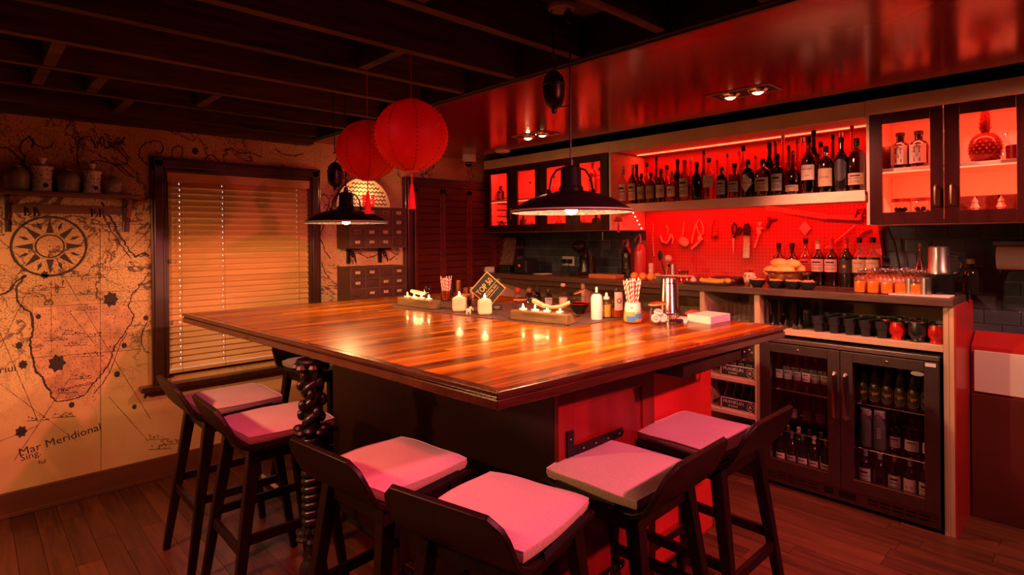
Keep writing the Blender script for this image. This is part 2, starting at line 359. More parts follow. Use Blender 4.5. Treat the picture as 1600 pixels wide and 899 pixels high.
plankC = mat('dusty_ceiling_plank', (.05, .025, .018), .9, noise=.4, scale=6)
for i in range(26):
    y = -2.4+i*.25
    MB().box(-2.6, 1.86, y, y+.242, 2.46+rnd.uniform(0, .01), 2.49).build('ceiling_plank', plankC, ceil_)
MB().box(1.30, 1.84, 1.20, 1.50, 2.40, 2.42).build('ceiling_patch_board', mat('pale_ply', (.12, .07, .05), .9, noise=.3, scale=5), ceil_)
# gloss red soffit over the bar, with openings for its lamps
soff = struct(MB().box(1.90, 3.31, -2.6, 4.19, 2.24, 2.30).build('trim_2', soffM, bevel=.004))
soff['label'] = 'gloss red lowered ceiling over the bar'
MB().box(1.885, 1.90, -2.6, 4.19, 2.236, 2.262).build('edge_strip', mat('brown_edge_strip', (.12, .03, .015), .5), soff)
struct(MB().box(3.31, 4.04, -2.6, 4.19, 2.33, 2.40).build('trim_3', mat('black_recess', (.006, .004, .004), .9)))
# ---------------- window with wooden venetian blind ----------------
win = struct(MB().box(WL0+.001, WL1-.001, WY+.085, WY+.09, WZ0+.001, WZ1-.001).build('window_1', glass('window_glass', (.9, .95, 1), .08)))
F0, F1, G0, G1 = .845, 1.955, .600, 2.035
fr = MB()
for (a, b, c, d) in ((F0, WL0+.012, G0, G1), (WL1-.012, F1, G0, G1)): fr.box(a, b, WY-.035, WY, c, d); fr.box(a+.014, b-.018, WY-.048, WY-.035, c, d)
fr.box(F0, F1, WY-.035, WY, WZ1-.012, G1); fr.box(F0+.01, F1-.01, WY-.048, WY-.035, WZ1+.014, G1-.016)
fr.build('window_frame', frameW, win, bevel=.004)
fr = MB(); fr.box(WL0, WL0+.024, WY-.034, WY+.1, WZ0, WZ1).box(WL1-.024, WL1, WY-.034, WY+.1, WZ0, WZ1).box(WL0, WL1, WY, WY+.1, WZ1-.02, WZ1).box(WL0, WL1, WY, WY+.1, WZ0, WZ0+.02)
fr.box(WL0, WL1, WY+.07, WY+.1, 1.28, 1.32).build('window_reveal', frameW, win)
MB().box(F0-.07, F1+.07, WY-.075, WY, G0-.032, G0).build('window_sill', frameW, win, bevel=.005)
sky = MB().box(WL0-.6, WL1+.6, WY+.60, WY+.62, .2, 2.5).build('daylight_outside', mat('overcast_daylight', (.95, .92, .9), 1, emis=1.6), win); sky['label'] = 'bright daylight behind the blind'
bl = thing('venetian_blind', 'closed wooden venetian blind lit amber, hanging in the dark window frame', 'blind', (0, WY-.018, 0))
MB().box(WL0+.016, WL1-.016, -.022, .022, WZ1-.075, WZ1-.016).build('head_rail', blindM, bl, bevel=.003)
holes = [P(280, 400, y=WY).x, P(347, 400, y=WY).x, P(463, 400, y=WY).x]
sl0, sl1 = WL0+.0215, WL1-.0215; nsl = 31; z0, z1 = WZ0+.045, WZ1-.070; dz = (z1-z0)/nsl
hw = [.0022, .0018, .0009]
mb = MB(); th = math.radians(64); hh = dz*.61; xs = [sl0]
edges = [sl0]+[e for h, q in zip(holes, hw) for e in (h-q, h+q)]+[sl1]
for k in range(len(edges)-1):
    a, b = edges[k], edges[k+1]
    if k % 2 == 0: segs = [(-hh, hh)]
    else: segs = [(-hh, -.006), (.007, hh)]
    for (u, v) in segs:
        V = [(a, u*math.cos(th), u*math.sin(th)), (b, u*math.cos(th), u*math.sin(th)), (b, v*math.cos(th), v*math.sin(th)), (a, v*math.cos(th), v*math.sin(th))]
        V2 = [(p[0], p[1]+.0026, p[2]+.001) for p in V]
        mb.add(V+V2, [(0, 1, 2, 3), (7, 6, 5, 4), (0, 4, 5, 1), (1, 5, 6, 2), (2, 6, 7, 3), (3, 7, 4, 0)])
s0 = mb.build('slat', blindM, bl)
for i in range(nsl):
    o = s0 if i == 0 else s0.copy()
    if i: C.objects.link(o); o.parent = bl
    o.location = (rnd.uniform(-.002, .002), .004, z0+dz*(i+.5)); o.rotation_euler = (0, rnd.uniform(-.0012, .0012), 0)
MB().box(sl0, sl1, -.020, .016, WZ0+.016, WZ0+.04).build('bottom_rail', blindM, bl, bevel=.003)
cordM = mat('brown_cord', (.22, .09, .04), .8)
for hx in holes: MB().tube([(hx+.004, -.0265, WZ1-.08), (hx+.004, -.0265, WZ0+.02)], .0012, 5).build('ladder_cord', cordM, bl)
for dx_, zb, nm in ((0, P(268, 408, y=WY).z, 0), (.006, P(268, 503, y=WY).z, 1)):
    xx = P(266.5, 400, y=WY-.06).x+dx_
    MB().tube([(xx, -.036, WZ1-.05), (xx, -.036, zb)], .0011, 5).lathe([(.003, .015), (.0075, .006), (.0085, -.012), (.004, -.016)], 10, (xx, -.036, zb)).build('pull_cord', cordM, bl, smooth=True)
# ---------------- dark shuttered door beside the cabinets ----------------
D0, D1, DZ = 2.70, 4.03, 2.035
door = struct(MB().box(D0+.07, D1, WY-.030, WY-.012, 0, DZ-.06).build('door_1', frameW))
fr = MB().box(D0, D0+.075, WY-.05, WY, 0, DZ).box(D0+.075, D1, WY-.05, WY, DZ-.07, DZ); fr.box(D0+.02, D0+.055, WY-.062, WY-.05, 0, DZ-.02).box(D0+.075, D1, WY-.062, WY-.05, DZ-.05, DZ-.02)
fr.build('door_frame', frameW, door, bevel=.004)
shutM = mat('dark_red_shutter_wood', (.11, .014, .010), .3, noise=.3, scale=4, stretch=(.3, 3, 3))
pw = (D1-.02-D0-.1)/4
for k in range(4):
    a = D0+.09+k*pw; lf = MB().box(a, a+.03, WY-.058, WY-.032, .02, DZ-.09).box(a+pw-.034, a+pw-.004, WY-.058, WY-.032, .02, DZ-.09).box(a, a+pw-.004, WY-.058, WY-.032, DZ-.13, DZ-.085).build('shutter_leaf', shutM, door, bevel=.003)
    lv0 = None
    for j in range(30):
        z = .10+j*.0605
        if lv0 is None: lv0 = MB().box(0, pw-.064, -.004, .004, 0, .052, Matrix.Rotation(.35, 4, 'X')).build('louvre', shutM, lf)
        else:
            o = bpy.data.objects.new('louvre', lv0.data); C.objects.link(o); o.parent = lf; lv0_ = o
        (lv0 if j == 0 else o).location = (a+.03, WY-.045, z)
# ---------------- tiles, pegboard and lower wall on the bar side ----------------
WR = bpy.data.objects['wall_right']
MB().box(WX-.004, WX+.012, -2.6, WY-.06, .0, 2.3).build('grout_bed', groutM, WR)
TW, TH = .150, .075; pitchy, pitchz = .1525, .0775
t0 = MB().box(-.006, .002, 0, TW, 0, TH).build('tile', tileM, WR, bevel=.0022); t0.location = (WX-.006, 0, -3)
first = True; cnt = 0
for row in range(9):
    z = 1.557-pitchz*(row+1)
    off = pitchy/2 if row % 2 else 0
    k = -6
    while True:
        y = .055+off+k*pitchy; k += 1
        if y > WY-.12: break
        right = -.6 < y < 1.12; left = y > 2.62 and row < 5
        if not (right or left): continue
        if row > 4 and y > .62: continue
        if first: o = t0; first = False
        else: o = t0.copy(); C.objects.link(o); o.parent = WR
        o.location = (WX-.006+rnd.uniform(-.0006, .0006), y, z); o.rotation_euler = (0, rnd.uniform(-.006, .006), rnd.uniform(-.006, .006)); cnt += 1
print('tiles', cnt)
peg = struct(MB().box(WX-.016, WX-.010, .99, 2.66, 1.186, 1.70).build('wall_panel_pegboard', peg_mat())); peg.name = 'trim_4'; peg['label'] = 'red-lit pegboard on the bar wall'
# lower ledge to the right of the counter
led = struct(MB().box(3.90, WX-.013, -2.6, .548, .0, .905).build('trim_5', redP)); led['label'] = 'red boxed ledge low on the bar wall'
MB().add([(3.90, -2.6, .905), (3.90, .548, .905), (WX-.013, .548, .972), (WX-.013, -2.6, .972), (WX-.013, -2.6, .905), (WX-.013, .548, .905)], [(0, 1, 2, 3), (0, 3, 4), (1, 5, 2), (4, 5, 1, 0), (3, 2, 5, 4)]).build('sloping_top', redP, led)
MB().box(3.885, 3.90, -2.6, .548, 0, .655).build('lower_panel', mat('dark_oxblood_panel', (.10, .018, .012), .35, noise=.2, scale=3), led, bevel=.003)
pn = tag(MB().box(3.886, 3.8985, -.6, .535, .668, .885).build('white_board', mat('white_painted_board', (.72, .58, .50), .5, noise=.04, scale=3), bevel=.002), 'long white board along the red ledge right of the counter', 'board')
# ================= island bar =================
NL, NR, FR_, FL = (1.004, 1.117), (2.640, 1.023), (2.735, 3.472), (.872, 3.584)
def quad(s, t):
    a = [NL[i]*(1-s)+NR[i]*s for i in (0, 1)]; b = [FL[i]*(1-s)+FR_[i]*s for i in (0, 1)]
    return (a[0]*(1-t)+b[0]*t, a[1]*(1-t)+b[1]*t)
isl = thing('island_bar', 'large island bar with a lacquered block wood top, its near corner pointing at us', 'bar counter', (1.8, 2.2, 0))
ox, oy = 1.8, 2.2
def lq(s, t): q = quad(s, t); return (q[0]-ox, q[1]-oy)
e = .016; et = .011
mb = MB(); mb.prism([lq(e, et), lq(1-e, et), lq(1-e, 1-et), lq(e, 1-et)], 1.058, 1.084); mb.build('top_core', edgeM, isl)
rnd = random.Random(11)
rows = 60
for r in range(rows):
    t0_, t1_ = et+(1-2*et)*r/rows, et+(1-2*et)*(r+1)/rows
    s = e; first_len = rnd.uniform(.08, .4)
    while s < 1-e-.001:
        ln = first_len if s == e else rnd.uniform(.26, .46)
        s1 = s+ln
        if s1 > 1-e-.09: s1 = 1-e
        g = .0002
        q = [lq(s+g, t0_+g), lq(s1-g, t0_+g), lq(s1-g, t1_-g), lq(s+g, t1_-g)]; cx_ = sum(p[0] for p in q)/4; cy_ = sum(p[1] for p in q)/4
        MB().prism([(p[0]-cx_, p[1]-cy_) for p in q], 0, .016).build('stave', staveM, isl, loc=(cx_, cy_, 1.0842)); s = s1
# moulded dark edge
def ring(o_, z0, z1, ino, mbb):
    co = [(0, 0), (1, 0), (1, 1), (0, 1)]; cx_, cy_ = 0, 0
    def off(k, d):
        p = Vector(lq(*co[k])); a = (Vector(lq(*co[(k+1) % 4]))-p).normalized(); b = (Vector(lq(*co[k-1]))-p).normalized(); sn = abs(a.x*b.y-a.y*b.x)
        return p-(a+b)*d/sn
    for k in range(4):
        j = (k+1) % 4; A, B, Cc, D = off(k, o_), off(j, o_), off(j, -ino), off(k, -ino)
        mbb.prism([A, B, Cc, D], z0, z1)
mb = MB(); ring(.003, 1.0855, 1.1001, .0275, mb); ring(-.004, 1.078, 1.0855, .02, mb); ring(.0, 1.050, 1.078, .06, mb)
mb.build('edge_moulding', edgeM, isl, bevel=.0035)
MB().prism([lq(.05, .04), lq(.95, .04), lq(.95, .96), lq(.05, .96)], 1.035, 1.0575).build('sub_top', darkwood, isl)
BX0, BX1, BY0, BY1 = 1.44-ox, 2.02-ox, 1.30-oy, 2.94-oy
dkred = mat('dark_oxblood_base_panel', (.012, .0018, .0015), .38, noise=.3, scale=4)
MB().box(BX0, BX1, BY0+.02, BY1, .06, 1.0345).build('base_cabinet', dkred, isl, bevel=.003)
MB().box(BX0+.03, BX1-.03, BY0+.05, BY1-.03, 0, .06).build('plinth', blackM, isl)
# framed red end door with strap hinges
dr = MB().box(BX0, BX0+.085, BY0-.002, BY0+.02, .07, 1.03).box(BX1-.085, BX1, BY0-.002, BY0+.02, .07, 1.03).box(BX0+.085, BX1-.085, BY0-.002, BY0+.02, .915, 1.03).box(BX0+.085, BX1-.085, BY0-.002, BY0+.02, .07, .17).build('end_door', redD, isl, bevel=.003)
MB().box(BX0+.086, BX1-.086, BY0+.006, BY0+.016, .171, .914).build('door_panel', redD, dr)
for z in (.765, .27):
    o = MB().box(BX0+.035, BX0+.07, BY0-.010, BY0-.0025, z-.075, z+.075).box(BX0+.07, BX0+.345, BY0-.009, BY0-.0025, z-.012, z+.018).ball((BX0+.345, BY0-.006, z+.003), .018, 10, (1, .2, 1)).build('strap_hinge', blackI, dr, bevel=.002)
    sc = MB()
    for (a, b) in ((.052, .05), (.052, -.05), (.12, .003), (.19, .003), (.26, .003), (.33, .003)): sc.ball((BX0+a, BY0-.0105, z+b), .0045, 8, (1, .5, 1))
    sc.build('hinge_screws', chrome, dr, smooth=True)
# red sink side panel and the drawer boxes hung under the top
MB().box(2.035-ox, 2.585-ox, 1.335-oy, 3.0-oy, .10, .965).build('sink_cabinet', redP, isl, bevel=.03)
MB().box(2.12-ox, 2.56-ox, 1.42-oy, 2.9-oy, 0, .10).build('sink_plinth', blackM, isl)
MB().box(1.862-ox, 2.318-ox, 1.075-oy, 1.30-oy, .992, 1.0345).build('under_top_rail', darkwood, isl, bevel=.004)
MB().tube([(2.33-ox, 1.085-oy, 1.04), (2.352-ox, 1.085-oy, 1.025), (2.352-ox, 1.085-oy, 1.0), (2.335-ox, 1.085-oy, .99), (2.322-ox, 1.085-oy, 1.0)], .005, 8).build('bag_hook', blackI, isl, smooth=True)
# carved column standing at the bar's edge
col_ = thing('carved_column', 'black carved column of twisted rings under the left edge of the island bar', 'column', (.985, 2.19, 0))
prof = [(.085, 0), (.088, .02), (.07, .035), (.082, .06), (.078, .09), (.05, .11), (.045, .14), (.058, .17), (.052, .22), (.036, .25), (.040, .27)]
z = .275
rings = MB(); rings.lathe(prof, 20)
colM = mat('black_carved_wood', (.010, .007, .007), .34, spec=.6)
cv = rings.build('foot', colM, col_, smooth=True)
cb = MB().lathe([(.026, .27), (.026, .84)], 14).build('core', colM, col_, smooth=True)
hel = []
n = 11*20
for k in range(n+1):
    a = 2*PI*k/20; hel.append((.0295*math.cos(a), .0295*math.sin(a), .385+.345*k/n))
MB().tube(hel, .0145, 10).build('twisted_shaft', colM, col_, smooth=True)
lf = MB()
for k in range(9):
    a = 2*PI*k/9; lf.ball((.043*math.cos(a), .043*math.sin(a), .335+.008*(k % 2)), .020, 8, (1.1, 1.1, .75)); lf.ball((.030*math.cos(a+.3), .030*math.sin(a+.3), .365), .017, 8)
for k in range(8):
    a = 2*PI*k/8+.2; lf.ball((.048*math.cos(a), .048*math.sin(a), .755+.01*(k % 2)), .021, 8, (1.2, 1.2, .6))
lf.build('leaf_collar', colM, col_, smooth=True)
kn = MB(); rr_ = random.Random(5)
for ph in (0, PI): kn.tube([(.024*math.cos(q*.26+ph), .024*math.sin(q*.26+ph), .785+q*.0052) for q in range(41)], .0185, 10)
for k in range(14):
    z = .80+.19*k/13; a = k*2.4; r = .040; kn.ball((r*math.cos(a), r*math.sin(a), z), .012+.008*rr_.random(), 12, (1, 1, 1.3))
kn.lathe([(.03, .77), (.033, .85), (.025, .9), (.04, .96), (.048, 1.0)], 14).build('knotted_carving', colM, col_, smooth=True)
cp = MB(); cp.lathe([(.040, 1.0), (.056, 1.012), (.06, 1.028), (.055, 1.0345)], 18)
for k in range(7):
    a = 2*PI*k/7; cp.ball((.052*math.cos(a), .052*math.sin(a), 1.005), .022, 8, (1.1, 1.1, .8))
cp.build('capital', colM, col_, smooth=True)
# ================= bar stools =================
fabric = mat('pink_lit_grey_fabric', (.56, .38, .42), .95, noise=.16, scale=260, bump=.25, sheen=.25)  # grey cloth, the overhead lamps' pink put into the top's colour
fabricS = mat('woven_buff_fabric_side', (.40, .30, .22), .95, noise=.22, scale=200, bump=.3)
stoolW = wood('dark_walnut_stool', (.006, .002, .0018), (.014, .004, .0032), .42, 3, 'z', spec=.2)
def make_stool():
    t = thing('bar_stool', 'x', 'bar stool')
    # bent shell: profile front -> back -> up, front is +Y
    pf = [(.195, .700, .195), (.19, .708, .198), (.05, .702, .2), (-.10, .700, .2), (-.155, .705, .2), (-.19, .722, .2), (-.207, .745, .2), (-.240, .808, .2), (-.253, .838, .19), (-.268, .868, .155)]
    V = []; F = []; th = .017
    for i, (y, z, wd) in enumerate(pf):
        a = Vector(pf[max(i-1, 0)][:2]); b = Vector(pf[min(i+1, len(pf)-1)][:2]); tg = (b-a).normalized(); nn = Vector((-tg.y, tg.x))  # pointing up/inside? 
        if nn.y < 0 and i < 5: nn = -nn
        if i >= 5 and nn.x < 0: nn = -nn
        for s_ in (-1, 1):
            V.append((s_*wd, y, z)); V.append((s_*wd, y-nn.x*th, z-nn.y*th))
    for i in range(len(pf)-1):
        a, b = 4*i, 4*(i+1); F += [(a, a+2, b+2, b), (a+1, b+1, b+3, a+3), (a, b, b+1, a+1), (a+2, a+3, b+3, b+2)]
    F += [(0, 1, 3, 2), (len(V)-4, len(V)-2, len(V)-1, len(V)-3)]
    sp = [i for i in range(8)]
    MB().add(V, F).build('seat_shell', stoolW, t, smooth=True, bevel=.004)
    # cushion with a soft crown
    cu = MB(); N_ = 14; hw_, hd = .188, .182; V = []; F = []
    def crown(u, v):
        e_ = max(abs(u), abs(v)); return .047-.020*e_**5+.003*math.sin(u*5+1)*math.cos(v*4)
    def sq(u, v):
        k = 1-.055*(abs(u)*abs(v))**2; bul = 1
        return u*hw_*k, v*hd*k+.012
    for j in range(N_+1):
        for i in range(N_+1):
            u, v = -1+2*i/N_, -1+2*j/N_; X_, Y_ = sq(u, v); V.append((X_, Y_, .712+crown(u, v)))
    for j in range(N_):
        for i in range(N_): a = j*(N_+1)+i; F.append((a, a+1, a+N_+2, a+N_+1))
    t_top = MB().add(V, F)
    per = [(i, 0) for i in range(N_)]+[(N_, j) for j in range(N_)]+[(N_-i, N_) for i in range(N_)]+[(0, N_-j) for j in range(N_)]
    top_idx = [j*(N_+1)+i for i, j in per]; m = len(per)
    o = t_top.build('cushion', fabric, t, smooth=True, label='seat cushion with a grey top tinted pink for the light')
    V2 = []; 
    for k, idx in enumerate(top_idx):
        p = V[idx]; V2.append(p); V2.append((p[0]*1.012, (p[1]-.012)*1.012+.012, p[2]-.012)); V2.append((p[0]*.985, (p[1]-.012)*.985+.012, .710))
    F2 = []
    for k in range(m):
        q = (k+1) % m
        for h_ in (0, 1): F2.append((3*k+h_, 3*q+h_, 3*q+h_+1, 3*k+h_+1))
    MB().add(V2, F2).build('cushion_side', fabricS, o, smooth=True)
    MB().tube([Vector(V[i])*1.0+Vector((0, 0, .0005)) for i in top_idx], .0028, 5, closed=True).build('piping', fabric, o, smooth=True)
    for sx in (-1, 1):
        MB().bar((sx*.194, .13, .712), (sx*.200, -.10, .706), .02, .004, side=(0, 0, 1)).build('cushion_strap', blackM, o)
    for sx in (-1, 1):
        for sy in (-1, 1):
            a = (sx*.150, sy*.135+.0, .684); b = (sx*.205, (.225 if sy > 0 else -.235), 0)
            MB().bar(a, b, .050, .042, .030, .026, side=(0, 1, 0)).build('leg', stoolW, t, bevel=.004)
    ap = MB().box(-.15, .15, .120, .146, .630, .684).box(-.15, .15, -.146, -.120, .630, .684).box(-.162, -.136, -.14, .14, .630, .684).box(.136, .162, -.14, .14, .630, .684)
    ap.build('apron', stoolW, t, bevel=.003)
    def lp(sx, sy, z):
        k = (.684-z)/.684; return (sx*(.150+.055*k), sy*.135+((.09 if sy > 0 else -.10)*k), z)
    for a, b, z in (((-1, 1), (1, 1), .235), ((-1, -1), (1, -1), .300), ((-1, -1), (-1, 1), .345), ((1, -1), (1, 1), .345)):
        MB().bar(lp(*a, z), lp(*b, z), .036, .020, side=(0, 0, 1)).build('stretcher', stoolW, t, bevel=.003)
    MB().bar(Vector(lp(-1, 1, .235))+Vector((.03, 0, .020)), Vector(lp(1, 1, .235))+Vector((-.03, 0, .020)), .024, .003, side=(0, 1, 0)).build('foot_plate', brass, t)
    return t
st0 = make_stool()
ST = [((.935, 3.0), -90, 'dark wooden bar stool nearest the window wall, farthest along the left side'),
      ((.955, 2.49), -91, 'dark wooden bar stool with pink cushion just behind the carved column'),
      ((1.050, 1.715), -84, 'dark wooden bar stool whose backrest overlaps the carved column'),
      ((1.095, 1.205), -78, 'dark wooden bar stool nearest the camera, left of the bar corner'),
      ((1.575, 1.130), 2, 'dark wooden bar stool with the brightest pink cushion, right of the bar corner'),
      ((2.090, 1.125), 0, 'dark wooden bar stool with bright red backrest edge, nearest the fridge'),
      ((1.64, 3.50), 186, 'dark wooden bar stool half hidden under the far end of the island bar')]
for i, ((x, y), a, lb) in enumerate(ST):
    if i == 0: st0.location = (x, y, 0); st0.rotation_euler = (0, 0, math.radians(a)); st0['label'] = lb; st0['group'] = 'bar stools around the island'
    else: dup(st0, (x, y, 0), math.radians(a), lb, 'bar stools around the island')
# ================= counter along the bar wall =================
ct = thing('worktop', 'dark wooden worktop along the bar wall, red in the light', 'worktop', (CTX, 2.3, 0))
def loc(mb, dx=0, dy=0): return mb
MB().box(-.03, WX-.010-CTX-.006, .56-2.3, 4.10-2.3, 1.144, 1.1845).build('slab', countM, ct, bevel=.004)
cu = thing('counter_unit', 'open pale wood counter unit holding the fridge and glass shelves', 'shelving unit', (CTX, 2.3, 0))
def cbx(name, y0, y1, z0, z1, m, x0=0., x1=.50, bev=.002, lab=None): return MB().box(x0, x1, y0-2.3, y1-2.3, z0, z1).build(name, m, cu, bevel=bev, label=lab)
cbx('upright', .584, .606, 0, 1.1435, paleZ); cbx('upright', .563, .5835, 0, 1.1435, paleZ, .003)
cbx('end_panel', .556, .5625, 0, 1.1435, redP, .004, .505, lab='red painted end panel')
for y in (1.520, 1.884, 2.90, 3.9): cbx('upright', y, y+.033, 0, 1.1435, paleZ)
inside = mat('brown_shelf_inside', (.30, .17, .10), .6, noise=.15, scale=5)
cbx('back_panel', .606, 3.933, 0, 1.1435, inside, .49, .498)
cbx('shelf', .6065, 1.5195, .913, .945, paleW); cbx('shelf', 1.5535, 1.8835, .913, .940, paleW); cbx('shelf', 1.5535, 1.8835, .576, .602, paleW); cbx('shelf', 1.5535, 1.8835, .365, .390, paleW); cbx('shelf', 1.5535, 1.8835, .09, .115, paleW)
cbx('shelf', 1.9175, 2.8995, .913, .940, paleW); cbx('shelf', 1.9175, 2.8995, .576, .602, paleW); cbx('kick_board', 1.5535, 2.8995, 0, .089, darkwood, .03, .05)
cbx('shelf', 2.9335, 3.8995, .913, .940, paleW); cbx('front_rail', 1.9175, 3.8995, 1.10, 1.1435, countM, .01, .03)
for a, b in ((2.9335, 3.41), (3.4125, 3.8995)):
    MB().box(.0, .02, a-2.3, b-2.3, .03, .90).build('cupboard_door', cabW, cu, bevel=.003)
# ================= bottle fridge =================
fx = CTX-.045
fr_ = thing('bottle_fridge', 'stainless two-door glass-front bottle fridge under the counter', 'fridge', (fx+.055, 1.07, 0))
FX = fx+.055
def fb(name, x0, x1, y0, y1, z0, z1, m, par=fr_, bev=.002): return MB().box(x0-FX, x1-FX, y0-1.07, y1-1.07, z0, z1).build(name, m, par, bevel=bev)
y0, y1 = .620, 1.512; x1_ = 4.0
black_in = mat('black_fridge_liner', (.016, .014, .014), .55)
fb('side_wall', FX, x1_, y0, y0+.02, .02, .875, steelD); fb('side_wall', FX, x1_, y1-.02, y1, .02, .875, steelD)
fb('floor_pan', FX, x1_, y0+.0205, y1-.0205, .02, .1, blackM); fb('liner', x1_-.01, x1_, y0+.0205, y1-.0205, .1, .855, black_in); fb('roof', FX, x1_, y0, y1, .8755, .892, steel)
fb('top_rail', FX-.035, FX, y0, y1, .868, .892, steel); fb('divider', FX, x1_-.02, 1.06, 1.075, .1, .855, black_in)
fb('grille', FX-.012, FX-.002, y0, y1, .022, .100, steelD)
s0_ = None
for base_y in (.665, 1.20):
    for i in range(5):
        for j in (0, 1):
            if s0_ is None: s0_ = MB().box(-.0135, -.0115, 0, .045, 0, .009).build('vent_slot', blackM, fr_); o = s0_
            else: o = s0_.copy(); C.objects.link(o); o.parent = fr_
            o.location = (0, base_y+i*.058-1.07, .047+j*.02)
fb('control_panel', FX-.0145, FX-.012, 1.0, 1.085, .044, .08, blackG); fb('switch_panel', FX-.0145, FX-.012, 1.115, 1.16, .044, .08, blackG)
V, F = text('SGS'.replace('SGS', '3 8'), .026)
for (a, b, hs) in ((1.069, 1.512, -1), (.620, 1.066, 1)):
    d = MB(); st = .062
    d.box(-.036, -.002, a-1.07, a+st-1.07, .105, .862).box(-.036, -.002, b-st-1.07, b-1.07, .105, .862).box(-.036, -.002, a+st-1.07, b-st-1.07, .105, .170).box(-.036, -.002, a+st-1.07, b-st-1.07, .808, .862)
    dd = d.build('door', steelD, fr_, bevel=.0015)
    MB().box(-.022, -.018, a+st-1.069, b-st-1.071, .171, .807).build('glass_pane', glass('fridge_glass', (.98, .98, .98), .03, .02, .4), dd)
    MB().box(-.0365, -.034, a+st-1.07, b-st-1.07, .167, .172).build('pane_trim', chrome, dd)
    hy = (1.096 if hs < 0 else 1.040)-1.07
    MB().tube([(-.036, hy, .735), (-.058, hy, .725), (-.062, hy, .68), (-.058, hy, .60), (-.060, hy, .50), (-.036, hy, .488)], .0105, 10).build('handle', chrome, dd, smooth=True)
    MB().ball((-.037, (a+b)/2-1.07, .834), .0085, 12, (.5, 1, 1)).build('lock', chrome, dd, smooth=True)
    for z in (.575, .33):
        wr = MB(); 
        for k in range(15): wr.tube([(.03, a+st-.04+(b-a-st-.03)*k/14-1.07, z), (.40, a+st-.04+(b-a-st-.03)*k/14-1.07, z)], .0016, 4)
        wr.tube([(.028, a+.03-1.07, z), (.028, b-.03-1.07, z)], .0035, 6).tube([(.40, a+.03-1.07, z), (.40, b-.03-1.07, z)], .0035, 6)
        wr.build('wire_shelf', chrome, fr_)
MB().box(-.0375, -.0362, .632-1.07, .676-1.07, .838, .856).build('maker_plate', whiteP, fr_)
MB().ball((-.0228, .712-1.07, .792), .030, 16, (.02, 1, .38)).build('oval_sticker', whiteP, fr_)
# ================= wall cabinets =================
CX1 = WX-.012
cabin = mat('cream_cabinet_inside', (.80, .62, .48), .55)
def cabinet(name, lab, y0, y1, doors, shelfz, glass_y, cat='cabinet'):
    t = thing(name, lab, cat, (CABX, (y0+y1)/2, 0)); oy_ = (y0+y1)/2
    def b(n, xa, xb, ya, yb, za, zb, m, par=t, bev=.002): return MB().box(xa, xb, ya-oy_, yb-oy_, za, zb).build(n, m, par, bevel=bev)
    b('side', .0, CX1-CABX, y0, y0+.018, 1.557, 2.238, cabin); b('side', .0, CX1-CABX, y1-.018, y1, 1.557, 2.238, cabin)
    b('bottom', .0, CX1-CABX, y0+.0185, y1-.0185, 1.557, 1.578, cabin); b('top', .0, CX1-CABX, y0+.0185, y1-.0185, 2.160, 2.180, cabin)
    b('back', CX1-CABX-.008, CX1-CABX, y0+.0185, y1-.0185, 1.5785, 2.1595, cabin)
    b('shelf', .035, CX1-CABX-.009, y0+.0185, y1-.0185, shelfz-.018, shelfz, cabin)
    b('header', -.02, .0, y0, y1, 2.158, 2.238, creamP)
    for (ya, yb), (ga, gb) in zip(doors, glass_y):
        d = MB().box(-.022, -.002, ya-oy_, ga-oy_, 1.560, 2.155).box(-.022, -.002, gb-oy_, yb-oy_, 1.560, 2.155).box(-.022, -.002, ga-oy_, gb-oy_, 1.560, 1.622).box(-.022, -.002, ga-oy_, gb-oy_, 2.098, 2.155).build('door', cabW, t, bevel=.002)
        MB().box(-.013, -.010, ga-oy_, gb-oy_, 1.622, 2.098).build('glass_pane', glass('cabinet_glass', (.96, .95, .94), .03), d)
        yh = ya+.028 if (ga-ya) < (yb-gb) or name == 'x' else yb-.028
    return t, oy_
ledM = mat('red_led_strip', (1, .06, .02), .5, emis=5, ecol=(1, .10, .04))
cR, oR = cabinet('glass_wall_cabinet', 'dark glass-door wall cabinet lit red, with the pineapple inside', -.12, .955, [(.608, .935), (.275, .605), (-.10, .272)], 1.862, [(.663, .876), (.328, .542), (-.04, .20)])
cL, oL = cabinet('glass_wall_cabinet', 'four-door dark glass wall cabinet lit red, left of the bottle shelf', 2.69, 4.155, [(3.792, 4.145), (3.432, 3.789), (3.070, 3.429), (2.70, 3.067)], 1.862, [(3.835, 4.066), (3.477, 3.703), (3.13, 3.35), (2.771, 2.991)])
for nm, cab, o_, ys, zc in (('h', cR, oR, (.640, .575), 1.70), ('h', cL, oL, (3.815, 3.765, 3.095, 3.045), 1.72)):
    for yy in ys:
        MB().tube([(-.022, yy-o_, zc+.055), (-.042, yy-o_, zc+.045), (-.046, yy-o_, zc), (-.042, yy-o_, zc-.045), (-.022, yy-o_, zc-.055)], .0045, 8).build('handle', brass, cab, smooth=True)
for cab, o_, a, b in ((cR, oR, -.08, .92), (cL, oL, 2.72, 4.12)):
    for z in (2.154, 1.838): MB().box(.035, .050, a-o_, b-o_, z, z+.005).build('led_strip', ledM, cab)
